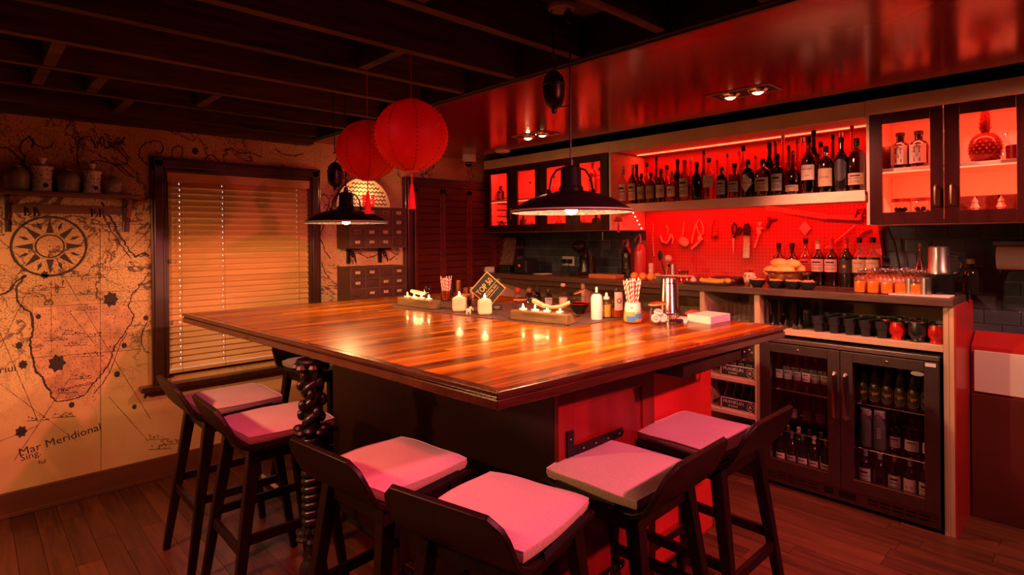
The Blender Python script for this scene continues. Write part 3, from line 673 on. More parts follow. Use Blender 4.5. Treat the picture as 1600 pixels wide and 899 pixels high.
# open bottle shelf between them
oS = 1.82
sh = thing('bottle_shelf', 'long open cream bottle shelf glowing red between the wall cabinets', 'shelf', (CABX, oS, 0))
def sb_(n, xa, xb, ya, yb, za, zb, m, bev=.002): return MB().box(xa, xb, ya-oS, yb-oS, za, zb).build(n, m, sh, bevel=bev)
sb_('header', -.02, .0, .9565, 2.688, 2.149, 2.236, creamP); sb_('shelf_board', -.018, CX1-CABX, .9585, 2.668, 1.722, 1.750, creamP); sb_('shelf_front', -.02, -.0005, .9585, 2.668, 1.690, 1.7495, creamP)
sb_('back', CX1-CABX-.006, CX1-CABX, .9585, 2.67, 1.7505, 2.160, mat('red_back_board', (.40, .05, .045), .5)); sb_('ceiling_board', .0, CX1-CABX, .9585, 2.67, 2.1605, 2.175, cabin)
sb_('side_board', -.02, CX1-CABX, 2.669, 2.688, 1.557, 2.148, creamP)
sb_('led_strip', .30, .315, .98, 2.65, 2.152, 2.158, ledM); sb_('led_strip', .02, .035, .98, 2.65, 1.715, 1.7215, ledM)
# ================= pendants with counterweights =================
def glow(name, col, s):
    """clear glowing bulb or flame: gives off light and lets the light behind it through"""
    m, nt, b = nodes(name); nt.nodes.remove(b); t = nt.nodes.new('ShaderNodeBsdfTransparent'); e = nt.nodes.new('ShaderNodeEmission'); ad = nt.nodes.new('ShaderNodeAddShader')
    e.inputs[0].default_value = (*col, 1); e.inputs[1].default_value = s; L(nt, t.outputs[0], ad.inputs[0]); L(nt, e.outputs[0], ad.inputs[1]); L(nt, ad.outputs[0], nt.nodes['Material Output'].inputs[0]); return m
bulbM = glow('lit_bulb', (1, .74, .46), 60)
innerM = mat('speckled_grey_enamel', (.045, .04, .036), .5, noise=.6, scale=60)
def make_pendant(i, x, y, lab):
    t = thing('pendant_lamp', lab, 'lamp', (x, y, 1.60), 0, 'pendant lamps over the island')
    out = [(.2305, 0), (.228, .006), (.205, .024), (.165, .046), (.12, .063), (.08, .074), (.05, .080), (.045, .083)]
    MB().lathe(out, 40, caps=False).build('shade', blackI, t, smooth=True)
    MB().lathe([(r-.0015, z-.0035) for r, z in out], 40, caps=False).build('shade_lining', innerM, bpy.data.objects[t.children[0].name], smooth=True)
    MB().lathe([(.229, 0), (.232, .002), (.232, .005), (.229, .007), (.2265, .003), (.229, 0)], 40, caps=False).build('rim', mat('worn_pale_rim', (.45, .36, .28), .5), t, smooth=True)
    MB().lathe([(.046, .082), (.048, .09), (.040, .10), (.0385, .165), (.034, .172), (.012, .178), (.011, .20), (.005, .205)], 24).build('lamp_neck', blackI, t, smooth=True)
    ar = MB()
    for k in (0, PI):
        c_, s_ = math.cos(k-.75), math.sin(k-.75)
        ar.tube([(c_*r, s_*r, z) for r, z in ((.028, .168), (.055, .160), (.075, .13), (.082, .09), (.083, .072))], .0042, 7); ar.ball((c_*.086, s_*.086, .079), .0095, 8)
    ar.build('yoke', blackI, t, smooth=True)
    MB().ball((0, 0, .016), .027, 18, (1, 1, 1.0)).build('bulb', bulbM, t, smooth=True)
    MB().lathe([(.016, .040), (.016, .075)], 12).build('socket', blackI, t)
    top = 2.245-1.60
    a = math.radians(43.5); dx_, dy_ = -.062*math.cos(a), .062*math.sin(a)   # weight hangs to the left of the cord
    MB().tube([(0, 0, .20), (0, 0, top+.15)], .0035, 6).build('cord', blackM, t)
    wz = [.462, .27][i]
    MB().lathe([(.0, -.085), (.010, -.084), (.010, -.068), (.02, -.062), (.034, -.050), (.041, -.025), (.0425, 0), (.0425, .02), (.046, .022), (.046, .027), (.0425, .03), (.036, .055), (.02, .072), (.006, .08)], 24, (dx_, dy_, wz)).build('counterweight', mat('aged_bronze', (.035, .025, .02), .35, metal=.7, noise=.4, scale=20), t, smooth=True)
    MB().tube([(dx_, dy_, wz+.08), (dx_+.012, dy_, wz+.10), (dx_+.012, dy_, wz+.125), (dx_, dy_, wz+.14), (dx_-.010, dy_, wz+.125)], .003, 6).build('hook', blackI, t, smooth=True)
    MB().tube([(dx_, dy_, wz+.13), (dx_-.006, dy_+.004, top+.13)], .003, 6).build('weight_cord', blackM, t)
    MB().tube([(dx_, dy_, wz-.062), (0, 0, wz-.055)], .0022, 6).build('guide_arm', blackI, t)
    MB().tube([(-.004+.02*math.cos(q*PI/6), 0, top+.10+.02*math.sin(q*PI/6)) for q in range(12)], .007, 8, closed=True).build('pulley', blackI, t, smooth=True)
    MB().lathe([(0, .128), (.05, .128), (.055, .14), (.05, .155)], 20, (dx_/2, dy_/2, top)).build('ceiling_rose', mat('pale_rose_plate', (.30, .20, .16), .6), t)
make_pendant(0, *PEND[0], 'black dish pendant lamp over the near right of the island bar, bulb glaring')
make_pendant(1, *PEND[1], 'smaller-looking black dish pendant lamp beneath the left paper lantern')
# ================= paper lanterns =================
def lantern_mat():
    m, nt, b = nodes('red_lantern_paper'); N = nt.nodes.new
    b.inputs['Base Color'].default_value = (.85, .014, .012, 1); b.inputs['Roughness'].default_value = .55
    o = nt.nodes['Material Output']; tr = N('ShaderNodeBsdfTranslucent'); tr.inputs[0].default_value = (1, .09, .03, 1); mx = N('ShaderNodeMixShader'); mx.inputs[0].default_value = .55
    # sprigs of gold print near the right edge
    tc = N('ShaderNodeTexCoord'); n = N('ShaderNodeTexNoise'); n.inputs['Scale'].default_value = 26; n2 = N('ShaderNodeTexNoise'); n2.inputs['Scale'].default_value = 7
    L(nt, tc.outputs['Object'], n.inputs['Vector']); L(nt, tc.outputs['Object'], n2.inputs['Vector'])
    g1 = N('ShaderNodeMath'); g1.operation = 'GREATER_THAN'; g1.inputs[1].default_value = .52; g2 = N('ShaderNodeMath'); g2.operation = 'GREATER_THAN'; g2.inputs[1].default_value = .60
    ml = N('ShaderNodeMath'); ml.operation = 'MULTIPLY'; L(nt, n.outputs[0], g1.inputs[0]); L(nt, n2.outputs[0], g2.inputs[0]); L(nt, g1.outputs[0], ml.inputs[0]); L(nt, g2.outputs[0], ml.inputs[1])
    mc = N('ShaderNodeMixRGB'); mc.inputs[1].default_value = (.85, .014, .012, 1); mc.inputs[2].default_value = (.80, .12, .04, 1); L(nt, ml.outputs[0], mc.inputs[0]); L(nt, mc.outputs[0], b.inputs['Base Color'])
    L(nt, b.outputs[0], mx.inputs[1]); L(nt, tr.outputs[0], mx.inputs[2]); L(nt, mx.outputs[0], o.inputs[0]); return m
lanM = lantern_mat(); tasM = mat('red_silk_tassel', (.70, .015, .012), .7)
def make_lantern(x, y, z, r, lab, topz):
    t = thing('paper_lantern', lab, 'lantern', (x, y, z), 0, 'red paper lanterns')
    V = MB(); pr = []
    nr = 22
    for k in range(nr+1):
        a0 = -PI/2+.22+(PI-.44)*k/nr; pr.append((r*math.cos(a0), r*.97*math.sin(a0)))
        if k < nr:
            a1 = -PI/2+.22+(PI-.44)*(k+.5)/nr; pr.append((r*.970*math.cos(a1), r*.97*.975*math.sin(a1)))
    V.lathe(pr, 40, caps=False).build('paper_globe', lanM, t, smooth=False)
    for p in t.children[0].data.polygons: p.use_smooth = True
    rb = MB()
    for k in range(8):
        a = 2*PI*k/8+.35; rb.tube([(r*.97*math.cos(b_)*math.cos(a), r*.97*math.cos(b_)*math.sin(a), r*.955*math.sin(b_)) for b_ in [-PI/2+.2+(PI-.4)*q/14 for q in range(15)]], .0022, 4)
    rb.build('rib', mat('dark_red_wire', (.12, .01, .01), .6), t)
    MB().lathe([(r*.22, r*.945), (r*.22, r*.97), (.0, r*.975)], 20).build('top_cap', tasM, t); MB().lathe([(0, -r*.975), (r*.20, -r*.965), (r*.20, -r*.94)], 20).build('bottom_cap', tasM, t)
    ts = MB().tube([(0, 0, -r*.96), (0, 0, -r*.96-.055)], .0025, 6).lathe([(.004, -r*.96-.05), (.007, -r*.96-.06), (.014, -r*.96-.125), (.0155, -r*.96-.15)], 12)
    ts.build('tassel', tasM, t, smooth=True)
    MB().tube([(0, 0, r*.95), (0, 0, topz-z)], .0022, 5).build('hanging_cord', tasM, t)
    return t
l1 = P(571, 115, z=2.25); l2 = P(646, 79, z=2.25)
make_lantern(l1.x, 2.322, P(567, 235, y=2.322).z, .139, 'red paper lantern on the left, behind the larger-looking one', 2.252)
make_lantern(l2.x, 1.942, P(647, 213, y=1.942).z, .1475, 'red paper lantern on the right, nearer the camera, overlapping its neighbour', 2.25)
# ================= soffit lamps, camera, disc =================
frM = mat('worn_silver_frame', (.35, .28, .25), .4, metal=.6)
def downlight(x, y, lab, lit):
    t = thing('recessed_downlight', lab, 'ceiling light', (x, y, 2.2395), 0, 'twin downlights in the red soffit')
    f = MB(); hx, hy = .085, .165
    f.box(-hx, hx, -hy, -hy+.014, -.004, 0).box(-hx, hx, hy-.014, hy, -.004, 0).box(-hx, -hx+.014, -hy+.014, hy-.014, -.004, 0).box(hx-.014, hx, -hy+.014, hy-.014, -.004, 0)
    f.build('frame', frM, t, bevel=.0015); MB().box(-hx+.014, hx-.014, -hy+.014, hy-.014, -.0012, -.0002).build('gearbox', blackM, t)
    for k, sy in enumerate((-1, 1)):
        c_ = (0, sy*.072, -.006); l = MB().lathe([(.034, -.012), (.048, .0), (.050, .005)], 20, c_, caps=False).build('lamp_ring', chrome, t, smooth=True)
        MB().lathe([(0, -.020), (.012, -.018), (.024, -.011), (.032, -.002), (0, .0)], 20, c_).build('lamp_face', mat('lit_lamp_face_%d' % lit[k], (1, .72, .42), .3, emis=lit[k], ecol=(1, .50, .20)), l)
    return t
downlight(2.90, 1.32, 'twin square downlight in the red soffit nearer the right cabinet', (9, 7))
downlight(2.96, 2.87, 'twin downlight in the red soffit with one lamp blazing orange', (7, 260))
t = thing('dome_camera', 'small white dome security camera hanging under the red soffit', 'security camera', (3.22, 3.93, 2.2395))
MB().lathe([(.060, 0), (.062, -.01), (.060, -.055), (.050, -.062), (.040, -.064)], 28).build('housing', whiteP, t, smooth=True); MB().lathe([(.038, -.064), (.036, -.085), (.022, -.102), (0, -.108)], 24).build('dome', blackG, t, smooth=True)
tag(MB().lathe([(.062, 0), (.062, -.010), (.052, -.016), (0, -.018)], 32, (3.28, 3.56, 2.2395)).build('smoke_detector', whiteP, smooth=True), 'flat round white disc on the red soffit beside the dome camera', 'smoke detector')
# ================= card catalogue chests =================
chW = wood('aged_chest_wood', (.070, .028, .016), (.13, .052, .03), .5, 4, 'x'); chF = mat('drawer_front_wood', (.085, .030, .018), .5, noise=.3, scale=6, rnd=.25, stretch=(.4, 3, 3))
def chest(lab, x0, x1, z0, z1, yf, cols, rws):
    t = thing('card_catalogue_chest', lab, 'drawer cabinet', ((x0+x1)/2, yf, z0)); W_, H_ = x1-x0, z1-z0; D_ = WY-.001-yf
    b = MB(); b.box(-W_/2, W_/2, .004, D_, 0, H_); b.build('carcass', chW, t, bevel=.003)
    gr = MB()
    cwid = (W_-.012)/cols; rh = (H_-.012)/rws
    for i in range(cols+1): gr.box(-W_/2+i*cwid, -W_/2+i*cwid+.012, -.004, .004, 0, H_)
    for j in range(rws+1): gr.box(-W_/2, W_/2, -.0035, .004, j*rh, j*rh+.012)
    gr.build('front_frame', chW, t)
    d0 = None
    for i in range(cols):
        for j in range(rws):
            if d0 is None: d0 = MB().box(0, cwid-.0135, -.002, .006, 0, rh-.0135).build('drawer', chF, t, bevel=.002); d = d0
            else: d = d0.copy(); C.objects.link(d); d.parent = t
            d.location = (-W_/2+i*cwid+.01275, 0, j*rh+.01275)
            f = MB(); w_, h_ = cwid-.0135, rh-.0135; cx_, cz_ = w_/2, h_*.55; f.box(cx_-.024, cx_+.024, -.0045, -.002, cz_-.014, cz_-.011).box(cx_-.024, cx_+.024, -.0045, -.002, cz_+.011, cz_+.014).box(cx_-.024, cx_-.021, -.0045, -.002, cz_-.011, cz_+.011).box(cx_+.021, cx_+.024, -.0045, -.002, cz_-.011, cz_+.011)
            f.tube([(cx_-.012, -.003, cz_-.014), (cx_-.009, -.010, cz_-.021), (cx_+.009, -.010, cz_-.021), (cx_+.012, -.003, cz_-.014)], .002, 5)
            f.build('label_holder', brass, d)
            if (i*3+j*5) % 4 != 1:
                MB().box(cx_-.019, cx_+.019, -.0032, -.0022, cz_-.009, cz_+.009).build('card', paperM, d)
                lt = MB(); lt.box(cx_-.013, cx_+.013, -.0036, -.0033, cz_+.001, cz_+.004).box(cx_-.010, cx_+.010, -.0036, -.0033, cz_-.005, cz_-.003); lt.build('card_print', inkM, d)
    return t
chest('dark wooden chest of small card drawers, upper of the two on the map wall', 2.10, 2.60, 1.435, 1.755, 3.995, 4, 4)
chest('dark wooden chest of small card drawers, lower of the two, behind the bar end', 2.10, 2.60, .96, 1.292, 3.995, 4, 4)
for i, xx in enumerate((2.19, 2.47)):
    t = thing('iron_bracket', ['left', 'right'][i]+' scrolled iron bracket under the upper drawer chest', 'bracket', (xx, 4.0, 1.434))
    MB().box(-.010, .010, .17, .199, -.12, -.001).box(-.010, .010, .02, .17, -.012, -.001).build('plate', blackI, t)
    MB().tube([(0, .165+.0-.10*math.sin(a)*1.0, -.015-.095*(1-math.cos(a))) for a in [q*PI/16 for q in range(9)]], .006, 6).tube([(0, .11+.028*math.cos(q*.6)*(1-q*.05), -.05+.028*math.sin(q*.6)*(1-q*.05)) for q in range(14)], .005, 6).build('scroll', blackI, t)
# lower chest stands on a plain dark base
tag(MB().box(2.08, 2.62, 3.98, 4.195, 0, .959).build('chest_stand', chW, bevel=.003), 'plain dark wooden stand under the lower drawer chest', 'stand')
# zigzag fan and small red lamp on the upper chest
t = thing('zigzag_fan', 'round fan with black and cream zigzag stripes behind the lanterns', 'fan', (2.30, 4.13, 1.756))
R_ = .235
MB().prism([(R_*math.cos(a), R_*math.sin(a)) for a in [PI*k/28 for k in range(29)]], -.004, .004, Matrix.Rotation(PI/2, 4, 'X')).build('fan_leaf', mat('cream_fan_paper', (.85, .66, .40), .6), t)
zz = MB()
for j in range(7):
    zb = .02+j*.031; n = 26; half = math.sqrt(max(.0, (R_-.012)**2-(zb+.02)**2))
    if half < .03: continue
    pts = []
    k = 0
    xs_ = -half
    st_ = .017
    q = int(2*half/st_)
    top = []; bot = []
    for k in range(q+1):
        xx = -half+k*st_; zz_ = zb+(.014 if k % 2 else 0); top.append((xx, zz_+.011)); bot.append((xx, zz_))
    for k in range(q):
        zz.add([(bot[k][0], -.0046, bot[k][1]), (bot[k+1][0], -.0046, bot[k+1][1]), (top[k+1][0], -.0046, top[k+1][1]), (top[k][0], -.0046, top[k][1])], [(0, 1, 2, 3)])
zz.build('zigzag_print', inkM, t)
t = thing('beaded_candle_lamp', 'little red beaded candle lamp glowing on the upper drawer chest', 'lamp', (2.30, 4.06, 1.7565))
bd = MB(); 
for k in range(14):
    for j in range(5): a = 2*PI*(k+.5*(j % 2))/14; bd.ball((.042*math.cos(a), .042*math.sin(a), .022+j*.017), .009, 6)
bd.build('beads', mat('red_glass_bead', (.65, .01, .01), .15, trans=.4, emis=.35), t, smooth=True); MB().lathe([(.045, 0), (.045, .01), (.03, .012), (.03, .02)], 16).build('base', brass, t); MB().lathe([(.0, .02), (.008, .03), (.006, .05), (0, .07)], 8).build('flame', bulbM, t, smooth=True)
point('candle_light_fan', (2.30, 4.03, 1.88), 1.6, (1, .45, .15), .03)
for k, (dx_, hh_) in enumerate(((-.14, .11), (-.09, .085))):
    tag(MB().lathe([(.020, 0), (.022, .004), (.022, hh_), (.020, hh_)], 16, (2.30+dx_, 4.05, 1.7565), caps=False).lathe([(0, 0), (.022, .001)], 16, (2.30+dx_, 4.05, 1.7565)).build('glass_tumbler', glass('clear_glass'), smooth=True), ['tall', 'short'][k]+' clear glass left of the beaded lamp on the drawer chest', 'glass')
# ================= wall shelf with ceramics =================
shz = 1.782
t = thing('wall_shelf', 'small reddish wooden shelf with brackets on the map wall', 'shelf', (.45, WY, shz))
shW = wood('reddish_shelf_wood', (.12, .035, .018), (.20, .06, .03), .45, 4, 'x')
MB().box(-.315, .32, -.165, -.001, -.022, 0).build('shelf_board', shW, t, bevel=.004); MB().box(-.29, .27, -.018, -.001, -.115, -.065).build('back_rail', shW, t, bevel=.003)
for xx in (-.285, .255): MB().prism([(-.001, -.02), (-.15, -.022), (-.15, -.038), (-.05, -.075), (-.030, -.16), (-.03, -.22), (-.001, -.22)], xx-.009, xx+.009, Matrix(((0, 0, 1, 0), (1, 0, 0, 0), (0, 1, 0, 0), (0, 0, 0, 1)))).build('bracket', darkwood, t, bevel=.003)
for xx in (-.21, -.17, .09, .13): MB().tube([(xx, -.018, -.085), (xx, -.045, -.095), (xx, -.05, -.12), (xx, -.035, -.13)], .005, 6).build('coat_hook', blackI, t, smooth=True)
cer = mat('grey_brown_glazed_stoneware', (.30, .25, .22), .2, noise=.15, scale=12, coat=.4); spk = mat('speckled_blue_white_porcelain', (.75, .70, .66), .25, coat=.3); spkp = mat('dark_blue_print', (.06, .05, .07), .4)
gourd = [(.052, 0), (.060, .006), (.068, .030), (.0645, .058), (.0665, .066), (.071, .095), (.068, .120), (.052, .146), (.030, .160), (.024, .164), (.027, .172), (.024, .176), (.0, .176)]
for k, (px_, sc, lb) in enumerate(((27, 1.02, 'leftmost of the three squat grey-brown stoneware jars on the wall shelf'), (107, .98, 'middle grey-brown stoneware jar on the wall shelf, between the two burners'), (177, .86, 'smallest grey-brown stoneware jar, at the right end of the wall shelf'))):
    p = P(px_, 290, y=WY-.085); tag(MB().lathe([(r*sc*.79, z*sc*.78) for r, z in gourd], 32, (p.x, p.y, shz+.0005)).build('stoneware_jar', cer, smooth=True), lb, 'jar', 'grey-brown stoneware jars')
for k, px_ in enumerate((66, 144)):
    p = P(px_, 290, y=WY-.085); t = thing('porcelain_burner', ['left', 'right'][k]+' speckled porcelain burner with flared bowl between the stoneware jars', 'oil burner', (p.x, p.y, shz+.0005), 0, 'speckled porcelain burners')
    s_ = (1, .93)[k]; RS = .83
    MB().lathe([(.060*s_*RS, 0), (.061*s_*RS, .004), (.054*s_*RS, .006), (.053*s_*RS, .062*s_), (.056*s_*RS, .066*s_), (.050*s_*RS, .070*s_)], 28).build('stand', spk, t, smooth=True)
    MB().lathe([(.048*s_*RS, .070*s_), (.052*s_*RS, .078*s_), (.056*s_*RS, .10*s_), (.064*s_*RS, .138*s_), (.060*s_*RS, .140*s_), (.03*s_*RS, .146*s_), (.017*s_*RS, .152*s_), (.016*s_*RS, .162*s_), (.026*s_*RS, .180*s_), (.028*s_*RS, .186*s_), (0, .186*s_)], 28).build('bowl', spk, t, smooth=True)
    MB().lathe([(.0, 0), (.012, 0), (.012, .004)], 14, (0, 0, 0), Matrix.Translation((.012, -.0455*s_, .034*s_)) @ Matrix.Rotation(PI/2, 4, 'X')).build('vent_hole', blackM, t)
    d = MB(); rr_ = random.Random(k)
    for q in range(110):
        a = rr_.uniform(-PI, 0); z = rr_.uniform(.008, .13)*s_
        if .062*s_ < z < .08*s_: continue
        r = .0445*s_ if z < .07*s_ else (.054+.010*(z/s_-.10)/.038+.0005)*s_
        if z >= .07*s_: r = (.0435+.0098*(z/s_-.078)/.06+.0008)*s_
        d.ball((r*math.cos(a), r*math.sin(a), z), rr_.uniform(.0015, .0035), 5, (1, 1, 1.3))
    d.build('speckle_print', spkp, t)
# ================= print on the map wall =================
def WPt(px_, py_, dy=.0012): q = P(px_, py_, y=WY-dy); return q
ink = MB(); rr_ = random.Random(9)
def stroke(pts, wd, jit=.0, sub=1):
    q = [WPt(*p) for p in pts]
    if sub > 1:
        n_ = []
        for a, b in zip(q[:-1], q[1:]):
            for k in range(sub): n_.append(a.lerp(b, k/sub))
        n_.append(q[-1]); q = n_
    if jit: q = [p+Vector((rr_.uniform(-jit, jit), 0, rr_.uniform(-jit, jit))) for p in q]
    for a, b in zip(q[:-1], q[1:]):
        t_ = (b-a); 
        if t_.length < 1e-6: continue
        t_.normalize(); n = Vector((-t_.z, 0, t_.x))*wd/2*rr_.uniform(.6, 1.35)
        ink.add([a-n, b-n, b+n, a+n], [(0, 1, 2, 3)])
coastW = [(0, 462), (14, 455), (26, 440), (40, 430), (27, 447), (26, 468), (36, 482), (48, 488), (52, 505), (51, 520), (47, 532), (49, 550), (52, 566), (56, 580), (66, 590), (71, 603), (79, 612), (81, 622)]
stroke(coastW, .010, .004, 6)
stroke([(81, 622), (90, 628), (105, 626), (120, 622), (133, 617), (143, 602), (155, 590), (167, 574), (174, 560), (177, 546), (182, 538), (195, 520), (207, 503), (209, 492), (200, 479), (205, 463), (214, 452), (224, 440), (232, 426)], .006, .004, 6)
stroke([(146, 616), (160, 600), (172, 580), (183, 552), (188, 536), (200, 520)], .004, .002, 5)
stroke([(232, 500), (226, 510), (221, 525), (222, 540), (228, 550), (234, 552)], .005, .004, 5)
stroke([(160, 316), (175, 345), (188, 368), (200, 390), (212, 401), (225, 396), (233, 400)], .009, .005, 6); stroke([(150, 325), (158, 330), (166, 345), (185, 378), (205, 405)], .006, .004, 6)
for pts in ([(32, 262), (40, 246), (30, 235), (33, 222), (45, 213), (52, 222), (50, 232)], [(50, 215), (56, 226), (66, 232), (78, 230), (84, 222)], [(120, 205), (124, 217), (122, 232), (120, 250), (124, 262)], [(122, 222), (130, 215), (142, 213), (150, 232), (154, 222), (160, 212), (164, 232), (176, 228), (196, 214), (188, 226), (170, 222), (170, 230), (182, 230), (190, 240), (198, 248), (200, 256), (185, 258), (165, 253), (150, 250), (140, 254)],
            [(238, 222), (228, 222), (219, 232), (217, 242), (223, 252), (231, 258)], [(236, 218), (252, 222), (256, 232), (250, 240), (243, 238)], [(268, 246), (270, 232), (278, 228), (286, 232), (284, 246)], [(320, 250), (326, 242), (334, 243), (343, 252)], [(0, 232), (10, 230), (22, 240), (34, 252), (44, 266)],
            [(350, 236), (362, 232), (375, 240), (392, 238), (410, 246)], [(505, 300), (515, 312), (512, 330), (520, 345)], [(500, 330), (506, 350), (500, 372), (508, 392), (516, 404)], [(503, 410), (507, 425), (515, 435)], [(545, 400), (560, 395), (575, 404), (590, 398), (610, 406), (620, 398)], [(430, 232), (440, 240), (460, 244), (475, 240)], [(612, 330), (620, 345), (618, 370), (624, 395)]):
    stroke(pts, .0075, .004, 6)
for a, b in (((0, 350.5), (232, 350.5)), ((156, 350), (158, 760)), ((0, 388), (38, 388)), ((80, 440), (80, 560)), ((0, 467), (232, 452)), ((100, 432), (235, 655)), ((0, 520), (60, 660)), ((22, 720), (120, 575)), ((0, 545), (40, 460)), ((45, 560), (232, 545)), ((60, 480), (232, 470)), ((40, 350), (0, 300)), ((0, 600), (120, 690)), ((165, 430), (232, 360)), ((0, 690), (60, 665)), ((110, 490), (150, 540)), ((500, 300), (560, 460)), ((345, 600), (405, 660)), ((170, 620), (232, 690))):
    stroke([a, b], .0022, .0006, 14)
# compass rose
cc = WPt(78, 385); CR = .168
def ringp(r, wd):
    for k in range(60):
        a, b = 2*PI*k/60, 2*PI*(k+1)/60; w_ = wd*rr_.uniform(.8, 1.15)/2
        ink.add([cc+Vector((math.cos(q)*(r+s_), 0, math.sin(q)*(r+s_))) for q, s_ in ((a, -w_), (b, -w_), (b, w_), (a, w_))], [(0, 1, 2, 3)])
ringp(CR, .013); ringp(.064, .008); ringp(.075, .0012)
for k in range(16):
    a = PI*2*k/16; big = k % 2 == 0; r0, r1, hw_ = (.078, .160, .19) if big else (.100, .138, .075)
    if not big: ink.add([cc+Vector((math.cos(a+s_)*r, 0, math.sin(a+s_)*r)) for s_, r in ((-hw_, .118), (0, .098), (hw_, .118), (0, .150))], [(0, 1, 2, 3)])
    else: ink.add([cc+Vector((math.cos(a+s_)*r, 0, math.sin(a+s_)*r)) for s_, r in ((-hw_*1.2, r0), (hw_*1.2, r0), (0, r1))], [(0, 1, 2)])
ink.add([cc+Vector((math.cos(q*.8)*.004, 0, math.sin(q*.8)*.004)) for q in range(8)], [tuple(range(8))])
for (px_, py_, r) in ((173, 468, .040), (89, 568, .043), (36, 570, .022), (30, 540, .018), (27, 598, .0), (184, 576, .0), (194, 540, .016), (183, 585, .018), (228, 497, .016), (60, 495, .014), (305, 236, .022), (70, 430, .02), (33, 675, .028), (112, 633, .016), (210, 636, .014), (227, 620, .012)):
    if r == 0: continue
    c0 = WPt(px_, py_); n = 14; ink.add([c0+Vector((math.cos(q*2*PI/n+.4)*r*(1 if q % 2 else .72), 0, 1.25*math.sin(q*2*PI/n+.4)*r*(1 if q % 2 else .72))) for q in range(n)], [tuple(range(n))])
# stippled shores and little sketched hills
for k in range(900):
    px_ = rr_.choice([rr_.uniform(50, 200), rr_.uniform(50, 180)]); py_ = rr_.uniform(480, 626)
    lim = 51+max(0, py_-560)*.5; lim2 = 205-max(0, py_-500)*.45
    if not lim < px_ < lim2: continue
    if rr_.random() > .55: stroke([(px_, py_), (px_+rr_.uniform(-2, 2), py_+rr_.uniform(-1.5, 1.5))], .003)
    else: stroke([(px_, py_), (px_+1.2, py_+.4)], .0035)
for (cx_, cy_) in ((120, 430), (150, 432), (85, 448), (60, 452), (140, 458), (115, 520), (150, 524), (118, 538), (88, 530), (145, 555), (125, 590), (105, 612), (135, 482), (180, 352), (200, 345), (205, 415), (170, 420), (100, 650), (60, 655), (250, 700), (268, 692), (245, 685)):
    for q in range(16): a = rr_.uniform(0, PI); r = rr_.uniform(2, 11); x_, y_ = cx_+r*1.5*math.cos(a), cy_-r*.55*math.sin(a); stroke([(x_, y_), (x_+rr_.uniform(-4, 4), y_+rr_.uniform(-2, 3))], .003)
    stroke([(cx_-18, cy_+3), (cx_+18, cy_+1)], .003, .001, 5)
io = ink.build('map_ink', mat('faded_map_ink', (.040, .016, .016), .65), W); io['kind'] = 'stuff'
pk = MB(); poly = [(52, 480), (90, 476), (130, 470), (165, 473), (203, 480), (207, 500), (190, 520), (178, 538), (175, 560), (155, 588), (133, 615), (105, 625), (82, 622), (70, 600), (53, 570), (48, 535)]
pk.add([WPt(a, b, .0006) for a, b in poly], [tuple(range(len(poly)))]); pk.build('map_land_tint', mat('faded_pink_map_tint', (.62, .28, .16), .65, noise=.3, scale=14), W)
def walltext(s, px_, py_, size, ang, nm='map_lettering'):
    c0 = WPt(px_, py_); ca, sa = math.cos(ang), math.sin(ang)
    lettering(s, size, lambda a, b: c0+Vector((a*ca-b*sa, 0, a*sa+b*ca)), nm, MATS['faded_map_ink'], W)
walltext('Mar Meridional', 96, 687, .062, .16); walltext('Sing.', 48, 712, .05, .16); walltext('ful', 66, 722, .035, .16); walltext('rıui', 12, 577, .055, .05); walltext('Caffr', 58, 541, .03, 0)
walltext('Mossambique', 118, 604, .03, .1)
# ================= bottles =================
KIND = {
 'round': [(0, .0), (.94, .0), (1, .02), (1, .56), (.93, .63), (.55, .70), (.36, .75), (.33, .80), (.33, .93)],
 'square': [(0, 0), (.95, 0), (1, .02), (1, .62), (.90, .68), (.45, .71), (.34, .74), (.34, .92)],
 'squat': [(0, 0), (.94, 0), (1, .03), (1, .60), (.85, .72), (.45, .78), (.28, .80), (.28, .90)],
 'wine': [(0, 0), (.96, 0), (1, .01), (1, .60), (.90, .67), (.50, .74), (.37, .79), (.36, .97)],
 'champ': [(0, 0), (.96, 0), (1, .01), (1, .45), (.92, .55), (.65, .68), (.40, .80), (.34, .86), (.34, .97)],
 'beer': [(0, 0), (.95, 0), (1, .015), (1, .50), (.86, .60), (.52, .72), (.40, .80), (.38, .96)],
 'tallneck': [(0, 0), (.92, 0), (1, .03), (1, .40), (.80, .52), (.40, .62), (.27, .68), (.25, .95)],
 'bulb': [(0, 0), (.80, 0), (.95, .08), (1, .25), (.88, .42), (.50, .56), (.28, .64), (.25, .95)],
 'medic': [(0, 0), (.95, 0), (1, .03), (1, .56), (.80, .68), (.42, .74), (.40, .93)],
}
GL = {
 'juice': glass('clear_juice_bottle_glass', (.97, .80, .72), .15, .05, 1.2), 'clear': glass('clear_bottle_glass', (.93, .90, .88), .06), 'amber': glass('amber_bottle_glass', (.62, .25, .08), .07), 'smoke': glass('smoky_bottle_glass', (.35, .20, .16), .08),
 'dark': mat('near_black_bottle_glass', (.012, .008, .007), .07, spec=.8), 'whisky': glass('whisky_in_glass', (.34, .10, .03), .08), 'green': mat('deep_green_bottle_glass', (.008, .014, .009), .07, spec=.8),
 'brown': glass('brown_bottle_glass', (.20, .07, .03), .08), 'red': glass('red_lit_glass', (.88, .42, .36), .16, .06, 1.3)}
